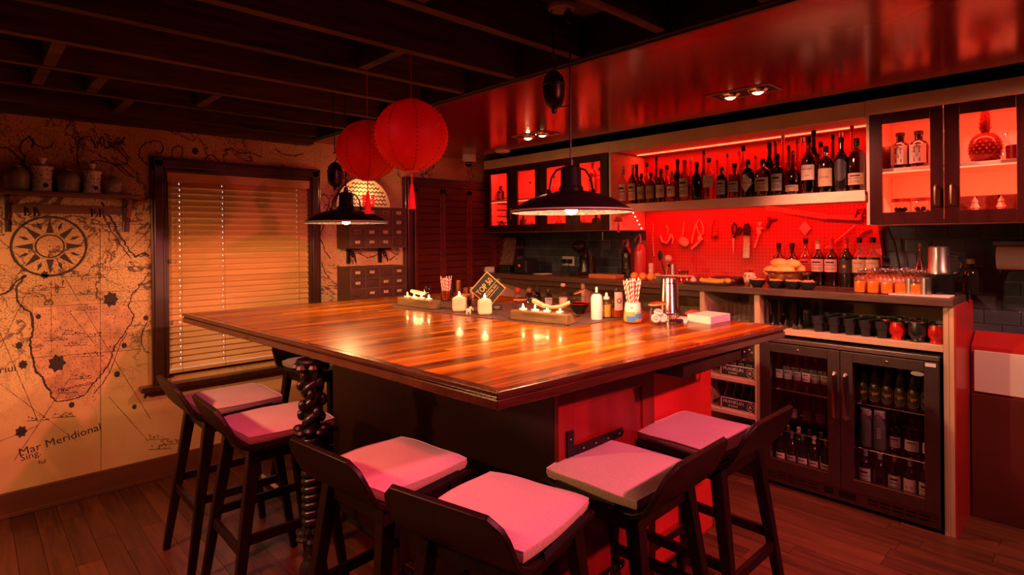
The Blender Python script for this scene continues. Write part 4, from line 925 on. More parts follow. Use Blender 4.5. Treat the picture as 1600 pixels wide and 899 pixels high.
CAPM = {'black': blackM, 'white': whiteP, 'red': mat('red_cap', (.45, .02, .02), .4), 'gold': mat('gold_foil', (.50, .32, .14), .3, metal=.8), 'copper': mat('copper_foil', (.50, .20, .10), .3, metal=.8), 'cork': mat('cork', (.40, .24, .12), .8), 'silver': mat('silver_foil', (.45, .42, .42), .3, metal=.8), 'cream': paperM, 'redclear': glass('clear_reddish_cap', (.75, .4, .35), .3, .1), 'blue': mat('grey_blue_foil', (.22, .25, .28), .4, metal=.3)}
LABM = {'cream': paperM, 'buff': paperB, 'white': mat('white_paper_label', (.70, .62, .54), .55), 'gold': mat('gold_paper_label', (.50, .32, .14), .5), 'black': mat('black_paper_label', (.03, .025, .022), .5), 'grey': mat('grey_paper_label', (.36, .33, .31), .6), 'red': mat('red_paper_label', (.5, .05, .04), .5), 'pink': mat('pink_paper_label', (.60, .34, .30), .5), 'orange': mat('orange_paper_label', (.75, .22, .08), .5)}
liqM = {'orange': mat('orange_liquid', (.92, .36, .04), .25, spec=.3, emis=0), 'amber': mat('amber_liquid', (.42, .15, .04), .2), 'dark': mat('dark_liquid', (.03, .012, .008), .2), 'milk': mat('milky_liquid', (.75, .66, .52), .4), 'juice': mat('yellow_juice', (.80, .42, .08), .35)}
BC = {}
def band(R, z0, z1, half=1.05, n=12, shape='rect'):
    mb = MB(); V = []; m = n+1
    for i in range(m):
        a = -half+2*half*i/n; zz0, zz1 = z0, z1; u = abs(i/n*2-1)
        if shape == 'diamond': mid = (z0+z1)/2; hh = (z1-z0)/2*(1-u); zz0, zz1 = mid-hh-.0005, mid+hh+.0005
        if shape == 'oval': mid = (z0+z1)/2; hh = (z1-z0)/2*math.sqrt(max(0, 1-u*u)); zz0, zz1 = mid-hh-.0003, mid+hh+.0003
        if shape == 'shield': hh = (z1-z0)*(1-.30*u*u); zz1 = z1-(z1-z0)*.35*max(0, u-.35); zz0 = z0+(z1-z0)*.22*u*u
        V += [(R*math.sin(a), -R*math.cos(a), zz0), (R*math.sin(a), -R*math.cos(a), zz1)]
    return mb.add(V, [(2*i, 2*i+2, 2*i+3, 2*i+1) for i in range(n)])
def bottle(kind, H, R, g, loc, lab, cap='black', label=None, lz=(.12, .45), rz=-PI/2, txt=None, tsz=.016, tink=None, group=None, shape='rect', half=1.05, liquid=None, lfill=.5, caph=None, name='bottle', cat='bottle', n=20, neck=None, tscale=None):
    key = (kind, round(H, 3), round(R, 4), g, cap, label, lz, txt, shape, liquid, tink)
    if key in BC: return dup(BC[key], loc, rz, lab, group)
    t = thing(name, lab, cat, loc, rz, group); pr = [(r*R, z*H) for r, z in KIND[kind]]
    MB().lathe(pr, n, caps=False).build('glass_body', GL[g], t, smooth=True)
    zt, rt = pr[-1][1], pr[-1][0]
    c0 = caph if caph else .07*H
    MB().lathe([(rt*1.02, zt-c0*.45), (rt*1.18, zt-c0*.40), (rt*1.18, H-.002), (rt*1.05, H), (0, H)], 14).build('cap', CAPM[cap], t, smooth=True)
    if neck: MB().lathe([(rt*1.06, zt-.16*H), (rt*1.10, zt-c0*.5)], 14, caps=False).build('neck_foil', CAPM[neck], t, smooth=True)
    if liquid:
        lp = [(max(0, r-.0018), max(z, .003)) for r, z in pr if z < lfill*H]; rl = lp[-1][0]
        MB().lathe(lp+[(rl*.97, lfill*H), (0, lfill*H)], n, caps=False).build('liquid', liqM[liquid], t, smooth=True)
    if label:
        RL = R+.0006; lo = band(RL, lz[0]*H, lz[1]*H, half, shape=shape).build('paper_label', LABM[label], t)
        if txt:
            rows_ = txt.split('|'); mid = (lz[0]+lz[1])/2*H
            for q, s in enumerate(rows_):
                sz = tsz[q] if isinstance(tsz, (list, tuple)) else tsz; zc = mid+((len(rows_)-1)/2-q)*tsz_step(tsz, lz, H, len(rows_))
                lettering(s, sz, lambda a, b: ((RL+.0006)*math.sin(a/RL), -(RL+.0006)*math.cos(a/RL), b+zc), 'lettering', tink or inkM, lo)
        elif shape == 'rect':
            z0, z1 = lz[0]*H, lz[1]*H; hh = z1-z0; mb = MB()
            for (a, b, w_) in ((.70, .82, .55), (.52, .56, .75), (.30, .33, .6), (.18, .21, .7)): mb2 = band(RL+.0005, z0+a*hh, z0+b*hh, half*w_, 6); mb.add(mb2.v, mb2.f)
            mb.build('label_print', tink or inkM, lo)
    BC[key] = t; return t
def tsz_step(tsz, lz, H, n): return (lz[1]-lz[0])*H/(n+.3)
def pos(px_, x, z, back=0): p = P(px_, 400, x=x); return (x, p.y, z)
# ---- upper bottle shelf, front row (pixel of base centre, height, radius, ...) ----
Z = 1.7505; XF = 3.665
front = [(975, .300, .036, 'round', 'clear', 'cream', 'cream', (.10, .52), 'clear bottle with a tall cream label'),
 (990, .300, .033, 'round', 'whisky', 'cream', 'cream', (.10, .52), 'whisky bottle with a tall cream label'),
 (1003.5, .225, .034, 'squat', 'whisky', 'black', 'gold', (.15, .56), 'squat whisky bottle with a gold label', '山崎', .034),
 (1018, .225, .037, 'squat', 'whisky', 'black', 'buff', (.15, .56), 'squat whisky bottle with a buff label', '山崎', .034),
 (1034, .245, .038, 'squat', 'whisky', 'black', 'cream', (.15, .52), 'squat whisky bottle with a cream label', '白州', .034),
 (1051, .215, .035, 'square', 'amber', 'silver', 'white', (.18, .52), 'short whisky bottle with white label', '響', .036),
 (1071, .290, .038, 'round', 'amber', 'red', 'cream', (.10, .55), 'reddish bottle with a cream label'),
 (1090, .265, .036, 'round', 'dark', 'black', None, (.1, .4), 'all-black round bottle'),
 (1109, .285, .038, 'round', 'clear', 'black', 'cream', (.30, .58), 'clear bottle with single brushed sign', '六', .044),
 (1129, .215, .036, 'squat', 'dark', 'black', 'grey', (.14, .58), 'small black bottle with a grey label'),
 (1149, .230, .038, 'square', 'smoke', 'black', 'grey', (.18, .48), 'smoky squat bottle with a grey label'),
 (1170, .245, .041, 'squat', 'dark', 'black', 'cream', (.14, .62), 'black bottle with a diamond-shaped cream label', "HENDRICK'S", .0125),
 (1193, .240, .046, 'squat', 'whisky', 'black', 'buff', (.14, .50), 'wide bottle with broad buff label'),
 (1216, .260, .036, 'square', 'dark', 'black', 'grey', (.12, .52), 'dark square-shouldered bottle with a grey label'),
 (1240, .270, .042, 'tallneck', 'smoke', 'silver', 'buff', (.08, .22), 'smoky long-necked bottle with low label'),
 (1265, .345, .041, 'round', 'whisky', 'black', 'cream', (.24, .50), 'tall dark bottle with printed label', "MICHTER'S|US★1", .012),
 (1292, .275, .042, 'squat', 'whisky', 'black', 'buff', (.14, .52), 'whisky bottle with a wide buff label', 'WHISKEY', .013),
 (1316, .315, .038, 'round', 'dark', 'black', 'black', (.20, .60), 'tall black bottle with black round label'),
 (1340, .300, .044, 'squat', 'smoke', 'black', 'buff', (.12, .34), 'smoky bottle with buff band, rightmost')]
G1 = 'spirit bottles along the red bottle shelf'
for k, f in enumerate(front):
    px_, H, R, kd, g, cp_, lb_, lz, ds = f[:9]; tx, ts = (f[9], f[10]) if len(f) > 9 else (None, .016)
    sh_ = 'diamond' if 'diamond' in ds else ('oval' if 'round label' in ds else 'rect')
    bottle(kd, H, R, g, pos(px_, XF, Z), ds+", %s from left in the shelf's front row" % ORD[k], cp_, lb_, lz, txt=tx, tsz=ts, group=G1, shape=sh_, half=1.1, neck='silver' if k in (0, 1) else None)
rb_ = random.Random(21)
back = [(979, 1), (996, 0), (1012, 1), (1027, 3), (1043, 1), (1060, 0), (1081, 2), (1101, 3), (1122, 4), (1138, 5), (1157, 4), (1163, 1), (1182, 4), (1204, 0), (1213, 3), (1225, 2), (1234, 3), (1247, 4), (1256, 5), (1273, 0), (1284, 1), (1303, 3), (1316, 5), (1333, 4)]
kinds = [('round', 'dark', 'black', 'near-black'), ('round', 'red', 'black', 'see-through reddish'), ('bulb', 'red', 'white', 'round-bellied reddish'), ('tallneck', 'smoke', 'black', 'smoky long-necked'), ('tallneck', 'red', 'red', 'clear long-necked red-lit'), ('bulb', 'clear', 'silver', 'clear round-bellied')]
for k, (px_, kd) in enumerate(back):
    K = kinds[kd]; H = round(.30+.02*(k % 4)+(.04 if px_ > 1200 else 0), 3); xb = 3.80 if k % 2 else 3.90
    bottle(K[0], H, .036, K[1], pos(px_, xb, Z), "%s bottle, %s from left behind the shelf's front row" % (K[3], ORD[k]), K[2], 'grey' if k % 3 == 0 else None, (.14, .4), group='bottles at the back of the red bottle shelf')
# ---- right cabinet ----
zS = 1.8625; zB = 1.5785
for k, px_ in enumerate((1408, 1437)):
    bottle('medic', .195, .0465, 'brown', pos(px_, 3.70, zS), ['left', 'right'][k]+' of two brown bottles with horse-and-script white labels in the right wall cabinet', 'black', 'white', (.10, .62), txt='倉|吉', tsz=.045, group='brown bottles in the right cabinet', half=.95)
tag(MB().lathe([(0, 0), (.055, .0), (.075, .02), (.075, .10), (.055, .135), (.0, .137)], 24, pos(1386, 3.80, zS)).build('dark_round_tin', mat('dark_ridged_tin', (.05, .02, .018), .35), smooth=True), 'dark round tin behind the two brown bottles in the right cabinet', 'tin')
# pineapple
pa = thing('pineapple_decanter', 'red pineapple-shaped container with spiky crown in the right wall cabinet', 'ornament', pos(1541, 3.74, zS), 0)
pb = MB().lathe([(0, 0), (.035, .0), (.058, .018), (.068, .05), (.070, .075), (.062, .115), (.040, .143), (.022, .15), (0, .151)], 24); pb.build('body', mat('red_enamel', (.16, .008, .007), .2, coat=.4), pa, smooth=True)
dm = MB()
for r in range(8):
    z = .018+r*.016; rad = [.054, .060, .064, .066, .065, .062, .056, .045][r]
    for k in range(16): a = 2*PI*(k+.5*(r % 2))/16; dm.ball((rad*math.cos(a), rad*math.sin(a), z), .0078, 5, (1, 1, .9))
dm.build('diamond_knobs', mat('dull_red_brass', (.20, .05, .025), .35, metal=.3), pa)
cr_ = MB()
for r in range(5):
    n = 8-r
    for k in range(n):
        a = 2*PI*k/n+r*.5; z0 = .15+r*.022; ro = .034-r*.004; c_, s_ = math.cos(a), math.sin(a); wv = .011
        cr_.add([(c_*.012-s_*wv, s_*.012+c_*wv, z0), (c_*.012+s_*wv, s_*.012-c_*wv, z0), (c_*ro, s_*ro, z0+.042), (c_*.007, s_*.007, z0)], [(0, 1, 2), (0, 2, 3), (3, 2, 1), (0, 3, 1)])
cr_.build('leaf_crown', MATS['red_enamel'], pa)
bottle('round', .16, .030, 'clear', pos(1572, 3.88, zS), 'small clear bottle leaning light behind the pineapple in the right cabinet', 'silver')
tag(MB().lathe([(0, 0), (.040, 0), (.042, .07), (.040, .072), (.038, .066)], 20, pos(1590, 3.72, zS)).build('red_cup', MATS['red_enamel'], smooth=True), 'red cup right of the pineapple in the right wall cabinet', 'cup')
for k, px_ in enumerate((1409, 1439)):
    t = thing('lidded_jar', ['left', 'right'][k]+' lidded glass jar of dark things, low in the right wall cabinet', 'jar', pos(px_, 3.71, zB), 0, 'lidded jars in the right cabinet')
    MB().lathe([(0, .001), (.046, .001), (.048, .006), (.048, .100), (.046, .104)], 20, caps=False).build('jar_glass', GL['clear'], t, smooth=True); MB().lathe([(.0485, .104), (.0485, .120), (.0, .122)], 20).build('lid', CAPM['red'], t, smooth=True)
    q = MB(); rr_ = random.Random(k)
    for i in range(16): q.ball((rr_.uniform(-.03, .03), rr_.uniform(-.03, .03), .014+.016*(i % 4)), .013, 6)
    q.build('contents', mat('dark_dried_fruit', (.06, .015, .01), .6), t, smooth=True)
for k, (px_, wd) in enumerate(((1513, .045), (1546, .055), (1583, .055))):
    p = pos(px_, 3.72, zB); tag(MB().box(p[0]-.03, p[0]+.03, p[1]-wd, p[1]+wd, zB, zB+.118).build('small_tin', mat('speckled_red_tin', (.22, .04, .03), .5, noise=.3, scale=60), bevel=.004), ['left', 'middle', 'right'][k]+' of three low speckled tins at the bottom of the right cabinet', 'tin', 'speckled tins in the right cabinet')
for k, px_ in enumerate((1524, 1565)):
    p = pos(px_, 3.645, zB); s = MB()
    s.lathe([(.018, 0), (.014, .05), (.020, .055), (.010, .080), (.014, .084), (0, .112)], 8, p); tag(s.build('tree_ornament', mat('pale_glazed_ornament', (.85, .45, .30), .3), smooth=True), ['left', 'right'][k]+' little pale tree ornament among the tins in the right cabinet', 'ornament', 'tree ornaments')
# ---- left cabinet ----
lc = [('round', .26, 'amber', 'cream', 927, zS, 'amber whisky bottle with cream label behind the rightmost glass of the left cabinet', 3.72), ('round', .22, 'red', None, 938, zS, 'smaller reddish bottle beside the amber whisky in the left cabinet', 3.82),
 ('medic', .14, 'dark', 'grey', 783, zS, 'small dark picture bottle in the leftmost door of the left cabinet', 3.72), ('medic', .09, 'smoke', 'grey', 784, zB, 'squat smoky jar low in the leftmost door of the left cabinet', 3.70),
 ('bulb', .15, 'clear', None, 829, zS, 'clear decanter in the second door of the left cabinet', 3.72), ('bulb', .18, 'red', None, 867, zS, 'round reddish decanter behind the pendant in the left cabinet', 3.74), ('medic', .13, 'clear', 'cream', 910, zB, 'clear jar with cream label low in the rightmost door of the left cabinet', 3.70),
 ('squat', .11, 'dark', None, 932, zB, 'small dark bottle low in the rightmost door of the left cabinet', 3.70), ('squat', .13, 'smoke', None, 818, zB, 'smoky bottle low in the second door of the left cabinet', 3.74), ('bulb', .14, 'red', None, 873, zB, 'red-lit carafe low in the third door of the left cabinet', 3.72)]
for kd, H, g, lb_, px_, z, ds, xx in lc: bottle(kd, H, .036, g, pos(px_, xx, z), ds, 'black', lb_, (.12, .5), group='bottles in the left wall cabinet')
for k, px_ in enumerate((826, 835)): tag(MB().ball(pos(px_, 3.68, zB+.045), .035, 14, (1, .8, 1.25)).build('coral_ornament', mat('mottled_ornament', (.65, .30, .22), .5, noise=.5, scale=60, bump=1), smooth=True), ['left', 'right'][k]+' knobbly pale ornament low in the second door of the left cabinet', 'ornament')
# small red hanging charm on the shelf's side board, string lights
t = thing('hanging_charm', 'dark red knotted charm with tassel on the shelf end board', 'charm', (3.575, 2.60, 1.67)); MB().ball((0, 0, -.03), .03, 10, (.3, 1, .8)).box(-.006, .006, -.035, .035, -.05, -.035).build('knot', CAPM['red'], t); MB().lathe([(.003, -.055), (.008, -.075), (.010, -.13)], 8).tube([(0, 0, .02), (0, 0, 0)], .0015, 4).build('tassel', tasM, t)
for k in range(5):
    p = P(987+k*3.2, 333+k*6, x=3.60); MB  # bulbs on a short string
    tag(MB().ball((3.597, p.y-.015, p.z), .0045, 8).build('string_light', mat('tiny_warm_bulb', (1, .8, .5), .3, emis=14, ecol=(1, .55, .3)), smooth=True), '%s tiny warm bulb down the end board string by the pegboard' % ORD[k], 'light', 'string lights')
# ================= fridge contents =================
zr = .5775; fr_x = 3.60
for r, xx in ((0, 3.61), (1, 3.72)):
    for k in range(7):
        y = 1.435-k*.052; bottle('beer', .205, .0235, 'clear', (xx, y, zr), 'clear water bottle, %s from left, %s row, upper left fridge shelf' % (ORD[k], ['front', 'back'][r]), 'silver', ['grey', 'grey', 'grey', 'white', 'grey', 'pink', 'pink'][k] if r == 0 else 'grey', (.30, .55), group='water bottles on the upper left fridge shelf', half=1.2)
bc_ = random.Random(4)
for r, xx in ((0, 3.61), (1, 3.72)):
    for k in range(6):
        y = 1.43-k*.0635
        kd, g, cp_ = [('champ', 'green', 'copper'), ('wine', 'dark', 'silver'), ('champ', 'green', 'gold'), ('wine', 'green', 'cream')][(k+r*2) % 4]
        bottle(kd, .215, .0285, g, (xx, y, .1065), '%s-foiled dark wine bottle, %s from left, %s row, low in left fridge' % (cp_, ORD[k], ['front', 'back'][r]), cp_, ['white', 'cream', 'white', 'grey'][(k*3+r) % 4], (.10, .36), group='wine bottles low in the left fridge', neck=cp_, half=1.1)
for k in range(5):
    bottle('champ', .225, .029, 'green', (3.80, 1.42-k*.078, .3345), 'standing dark bottle, %s from left, middle shelf of left fridge' % ORD[k], ['silver', 'gold', 'silver', 'copper', 'white'][k], 'grey', (.1, .35), group='bottles on the middle left fridge shelf', neck=['silver', 'gold', 'silver', 'copper', 'white'][k])
for r, xx in ((0, 3.615), (1, 3.70)):
    for k in range(6):
        y = .985-k*.059
        t = bottle('beer', .222, .0275, 'dark', (xx, y, zr), 'orange-lettered dark beer bottle, %s from left, %s row, right fridge door' % (ORD[k], ['front', 'back'][r]), 'silver', 'black', (.06, .50), txt='Tiger', tsz=.0245, tink=inkO, group='beer bottles on the upper right fridge shelf', shape='shield', half=1.15)
        if r == 0 and k == 0:
            lo = [c for c in t.children if c.name.startswith('paper_label')][0]; RL = .0275+.0012
            bd = MB(); hf = 1.12; pts = []
            for q in range(13): u = -1+2*q/12; pts.append((RL*math.sin(u*hf), -RL*math.cos(u*hf), .0135+.022*u*u+.0012))
            for q in range(13): u = 1-2*q/12; pts.append((RL*math.sin(u*hf), -RL*math.cos(u*hf), .111-.034*max(0, abs(u)-.35)-.001))
            bd.tube(pts, .0009, 4, closed=True); bd.build('label_border', CAPM['gold'], lo)
            MB().ball((0, -RL-.0002, .096), .009, 10, (1.1, .12, 1)).build('medallion', CAPM['gold'], lo, smooth=True)
for t in [o for o in C.objects if o.get('group') == 'beer bottles on the upper right fridge shelf']:
    lo = [c for c in t.children if c.name.startswith('paper_label')][0]
    if not [c for c in lo.children if c.name.startswith('label_border')]:
        src = [o for o in C.objects if o.name in ('label_border', 'medallion')]
        for s_ in src: c = s_.copy(); C.objects.link(c); c.parent = lo
for k, y in enumerate((.972, .905)):
    t = thing('steel_flask', ['left', 'right'][k]+' tall grey flask on the middle shelf of the right fridge door', 'flask', (3.62, y, .3345), -PI/2, 'grey flasks in the fridge')
    MB().lathe([(0, 0), (.031, 0), (.032, .004), (.032, .165), (.026, .178)], 20).build('body', mat('smoky_grey_flask', (.10, .09, .09), .3, metal=.3), t, smooth=True); MB().lathe([(.0285, .172), (.0285, .205), (.026, .208), (0, .208)], 20).build('lid', mat('grey_flask_lid', (.28, .25, .24), .4), t, smooth=True)
    if k == 1: lettering('VOSS', .026, lambda a, b: (.0328*math.sin(b/.0328), -.0328*math.cos(b/.0328), .09-a), 'lettering', mat('pale_grey_print', (.4, .38, .36), .5), t)
for k, (y, kd) in enumerate(((.845, 'bulb'), (.765, 'medic'), (.692, 'bulb'))):
    bottle('medic', .20, [.033, .036, .030][k], 'brown', (3.66, y, .3345), ['left', 'middle', 'right'][k]+' stout brown bottle on the middle shelf of the right fridge door', 'black', 'white' if k else 'grey', (.1, .38), group='stout brown bottles in the right fridge')
low = [(.975, 'wine', 'amber', 'blue', 'grey', ''), (.905, 'wine', 'amber', 'blue', None, ''), (.835, 'bulb', 'smoke', 'silver', 'grey', ''), (.765, 'wine', 'dark', 'blue', 'white', '★ ★'), (.697, 'wine', 'dark', 'silver', 'white', '')]
for k, (y, kd, g, cp_, lb_, tx) in enumerate(low):
    bottle(kd if kd != 'bulb' else 'champ', .215, .032, g, (3.61, y, .1065), 'wine bottle, %s from left, front bottom row, right fridge%s' % (ORD[k], ', starred label' if tx else ''), cp_, lb_, (.12, .52), txt=tx or None, tsz=.02, tink=inkR if tx else None, group='wine bottles low in the right fridge', neck=cp_)
for k in range(5):
    bottle('wine', .215, .031, 'dark', (3.74, .97-k*.072, .1065), 'dark wine bottle, %s from left, rear bottom row, right fridge' % ORD[k], 'blue', None, group='rear wine bottles in the right fridge', neck='blue')
# ================= shelves of glasses under the counter =================
zg = .9455; zg2 = .9405
def tumbler(R, H, m, flute=10):
    mb = MB(); n = 40
    def ring_(r, z, f): return [(r*(1+f*math.cos(flute*2*PI*i/n))*math.cos(2*PI*i/n), r*(1+f*math.cos(flute*2*PI*i/n))*math.sin(2*PI*i/n), z) for i in range(n)]
    rg = [ring_(R*.80, 0, .0), ring_(R*.86, .004, .03), ring_(R*.93, H*.5, .035), ring_(R, H*.92, .015), ring_(R, H, 0), ring_(R*.965, H-.001, 0)]
    V = [p for r in rg for p in r]; F = [(j*n+i, j*n+(i+1) % n, (j+1)*n+(i+1) % n, (j+1)*n+i) for j in range(len(rg)-1) for i in range(n)]+[tuple(range(n-1, -1, -1))]
    mb.add(V, F); return mb.lathe([(0, .010), (R*.80, .009), (R*.82, .005)], 16)
cg = glass('clear_glass'); me0 = None; k = 0
for r in range(3):
    for c_ in range(5):
        lb = 'clear fluted tumbler, %s row from front, %s from left, under the worktop' % (ORD[r], ORD[c_])
        if me0 is None: o = tumbler(.033, .125, cg).build('fluted_tumbler', cg, smooth=True); me0 = o
        else: o = me0.copy(); C.objects.link(o)
        o.location = (3.585+r*.078, 1.845-c_*.0615, zg2); tag(o, lb, 'glass', 'clear fluted tumblers')
bgl = glass('blue_grey_glass', (.42, .50, .55), .09); me1 = None
for k, (y, xx) in enumerate(((1.478, 3.60), (1.405, 3.60), (1.325, 3.60), (1.36, 3.70), (1.27, 3.72))):
    lb = 'tall blue-grey tumbler, %s of five left of the black cups' % ORD[k]
    if me1 is None: o = tumbler(.034, .165, bgl).build('blue_grey_tumbler', bgl, smooth=True); me1 = o
    else: o = me1.copy(); C.objects.link(o)
    o.location = (xx, y, zg); tag(o, lb, 'glass', 'blue-grey tumblers')
cupb = mat('matt_black_faceted_ceramic', (.022, .021, .022), .42); me2 = None
for r, (xx, ys) in enumerate(((3.59, (1.205, 1.120, 1.040, .962, .884)), (3.68, (1.18, 1.10, 1.02, .94)), (3.77, (1.17, 1.08, .99)))):
    for k, y in enumerate(ys):
        if me2 is None: o = MB().lathe([(0, 0), (.023, 0), (.026, .045), (.032, .052), (.0345, .090), (.032, .090), (.030, .06), (0, .055)], 10).build('faceted_cup', cupb, bevel=.0015); me2 = o
        else: o = me2.copy(); C.objects.link(o)
        o.location = (xx, y, zg); tag(o, 'black faceted cup, %s from the left in the %s row under the counter' % (ORD[k], ORD[r]), 'cup', 'black faceted cups')
redm = mat('red_enamel_mug', (.50, .012, .010), .2, coat=.5); blkm = mat('black_enamel_mug', (.015, .014, .014), .3, coat=.3)
mp_ = [(0, 0), (.030, 0), (.031, .006), (.026, .016), (.0365, .032), (.039, .052), (.035, .078), (.0325, .092)]
for k, (y, xx, col__, nm) in enumerate(((.815, 3.60, redm, 'red'), (.725, 3.59, blkm, 'black'), (.645, 3.60, redm, 'red'), (.885, 3.70, redm, 'red'), (.79, 3.71, blkm, 'black'), (.70, 3.71, blkm, 'black'), (.74, 3.80, blkm, 'black'), (.84, 3.80, blkm, 'black'))):
    ds = ['bright red waisted mug, left one in the front row right of the black cups', 'large black waisted mug between the two front red mugs', 'red waisted mug at the right end beside the pale upright', 'red waisted mug peeping out behind the front left red one', 'black waisted mug behind the front left red mug', 'black waisted mug behind the front black mug', 'black waisted mug deepest behind the front black mug', 'black waisted mug deepest behind the front left red mug'][k]
    t = thing('waisted_mug', ds, 'mug', (xx, y, zg), 0, 'red and black waisted mugs'); s_ = 1.1 if k == 1 else 1
    MB().lathe([(r*s_, z*s_) for r, z in mp_], 24, caps=False).build('mug_body', col__, t, smooth=True); MB().lathe([(.0325*s_, .091*s_), (.034*s_, .093*s_), (.034*s_, .097*s_), (.030*s_, .097*s_), (.029*s_, .03*s_), (0, .03*s_)], 24, caps=False).build('steel_lining', chrome, t, smooth=True)
# stored glasses further left
for k in range(8):
    o = me0.copy(); C.objects.link(o); o.location = (3.60+.09*(k % 2), 2.86-k*.105, zg2); tag(o, 'clear fluted tumbler, %s along the shelf left of the pale upright' % ORD[k], 'glass', 'tumblers left of the upright')
# crates of bottles with the printed end
def crate(z, lab, x=3.56):
    t = thing('bottle_crate', lab, 'crate', (x, 1.676, z), -PI/2, 'printed bottle crates')
    gm = mat('black_printed_card', (.03, .027, .026), .6)
    b = MB(); b.box(-.11, .11, -.004, .0, 0, .075).box(-.11, .11, .18, .184, 0, .075).box(-.114, -.11, -.004, .184, 0, .075).box(.11, .114, -.004, .184, 0, .075).box(-.11, .11, 0, .18, 0, .004)
    bo = b.build('card_tray', gm, t); f = MB(); f.box(-.112, .112, -.0052, -.0042, .069, .074).box(-.112, .112, -.0052, -.0042, .002, .007).box(-.112, -.107, -.0052, -.0042, .002, .074).box(.107, .112, -.0052, -.0042, .002, .074); f.build('pale_border', paperM, bo)
    lettering('FRANKLIN', .029, lambda a, b_: (a-.028, -.0055, .049+b_-.00012*(a*100)**2*.35), 'lettering', paperM, bo); lettering('& SONS', .018, lambda a, b_: (a-.03, -.0055, .024+b_), 'lettering', paperM, bo)
    MB().tube([(.082+.020*math.cos(q*PI/10), -.0052, .038+.024*math.sin(q*PI/10)) for q in range(20)], .0012, 4, closed=True).build('round_seal', paperM, bo)
    lettering('&', .030, lambda a, b_: (a+.082, -.0055, .038+b_), 'lettering', paperM, bo)
    return t
for k, z in enumerate((.6025, .3905)): crate(z, ['upper', 'lower'][k]+' black printed card crate of small bottles left of the fridge')
for k, z in enumerate((.6025, .3905)):
    for i in range(4):
        for j in range(2 if k == 0 else 1):
            bottle('beer', .165, .024, 'clear', (3.595+j*.085, 1.756-i*.053, z+.0045), 'small clear tonic bottle, %s from the left, %s row, %s crate' % (ORD[i], ['front', 'rear'][j], ['upper', 'lower'][k]), 'silver', 'grey', (.15, .4), group='bottles in the crates')
bottle('bulb', .17, .034, 'clear', (3.60, 1.842, .3905), 'clear decanter beside the lower printed crate', 'silver')
tag(MB().lathe([(0, 0), (.045, 0), (.048, .11), (.04, .118), (0, .12)], 20, (3.80, 1.66, .3905)).build('round_tin', blackG, smooth=True), 'round black tin behind the lower printed crate', 'tin')
# ================= things on the worktop =================
ZT = 1.1850
def wp(px_, x=3.75): return pos(px_, x, ZT)
def simple(name, mb, m, lab, cat, group=None, smooth=True, bevel=0, loc=None): return tag(mb.build(name, m, smooth=smooth, bevel=bevel, loc=loc), lab, cat, group)
# left: stand, printer, socket, coffee machine
p = wp(786, 3.78); t = thing('menu_stand', 'woven brown menu board tilted on a black stand at the left of the worktop', 'menu board', p, math.radians(-78))
MB().box(-.115, .115, -.008, .008, 0, .27, Matrix.Translation((0, 0, .06)) @ Matrix.Rotation(-.25, 4, 'X')).build('board', mat('woven_brown_board', (.16, .085, .05), .7, noise=.5, scale=60), t); MB().box(-.11, .11, -.05, .09, 0, .055).build('base', blackM, t, bevel=.004)
p = wp(822, 3.70); t = thing('receipt_printer', 'black boxy receipt printer left of the coffee machine', 'printer', p, -PI/2); MB().box(-.08, .08, -.08, .08, 0, .125).build('body', blackM, t, bevel=.012); MB().box(-.02, .005, -.082, -.080, .06, .082).build('sticker', LABM['orange'], t)
p = wp(845, 3.66); t = thing('paper_slips', 'loose white paper slips lying on the worktop before the coffee machine', 'papers', p); 
for k in range(4): MB().box(-.05, .05, -.09, .05, .001+k*.0015, .002+k*.0015, Matrix.Rotation(k*.4, 4, 'Z')).build('slip', paperM, t)
p = P(888, 408, x=WX-.012); t = thing('wall_socket', 'white double wall socket with two black plugs on the dark tiles', 'socket', (WX-.0075, p.y, p.z)); MB().box(-.008, 0, -.073, .073, -.043, .043).build('plate', whiteP, t, bevel=.003)
for s_ in (-1, 1): MB().box(-.040, -.0082, s_*.034-.019, s_*.034+.019, -.022, .018).tube([(-.035, s_*.034, -.02), (-.04, s_*.034+.01, -.07), (-.045, s_*.034+.04, -.13)], .0035, 6).build('plug', blackM, t, bevel=.004)
p = wp(907, 3.80); t = thing('coffee_machine', 'black round-headed capsule coffee machine by the tiled wall', 'coffee machine', p, -PI/2-.1)
MB().tube([(0, .05, .02), (0, .055, .10), (0, .045, .17), (0, .02, .225), (0, -.02, .245)], [.055, .05, .045, .050, .055], 16).build('body', blackG, t, smooth=True); MB().ball((0, -.015, .245), .062, 18, (1, 1.15, .9)).build('head', blackG, t, smooth=True); MB().box(-.05, .05, -.09, .06, 0, .028).build('drip_tray', blackM, t, bevel=.006); MB().lathe([(.03, 0), (.033, .16), (0, .162)], 18, (.075, .06, .0)).build('water_tank', GL['smoke'], t, smooth=True)
tag(MB().box(-.06, .06, -.13, .13, 0, .030).build('wooden_tray', wood('orange_wood', (.35, .12, .03), (.5, .2, .06), .45, 4, 'y'), bevel=.003, loc=wp(947, 3.63)), 'orange-brown wooden tray on the worktop right of the coffee machine', 'tray')
tag(MB().box(-.012, .012, -.05, .05, 0, .012).build('black_clip', blackM, bevel=.003, loc=wp(958, 3.75)), 'small black tool lying behind the wooden tray', 'tool')
simple('small_box', MB().box(-.03, .03, -.045, .045, 0, .05), whiteP, 'small white box at the left end of the worktop', 'box', smooth=False, bevel=.006, loc=wp(764, 3.60))
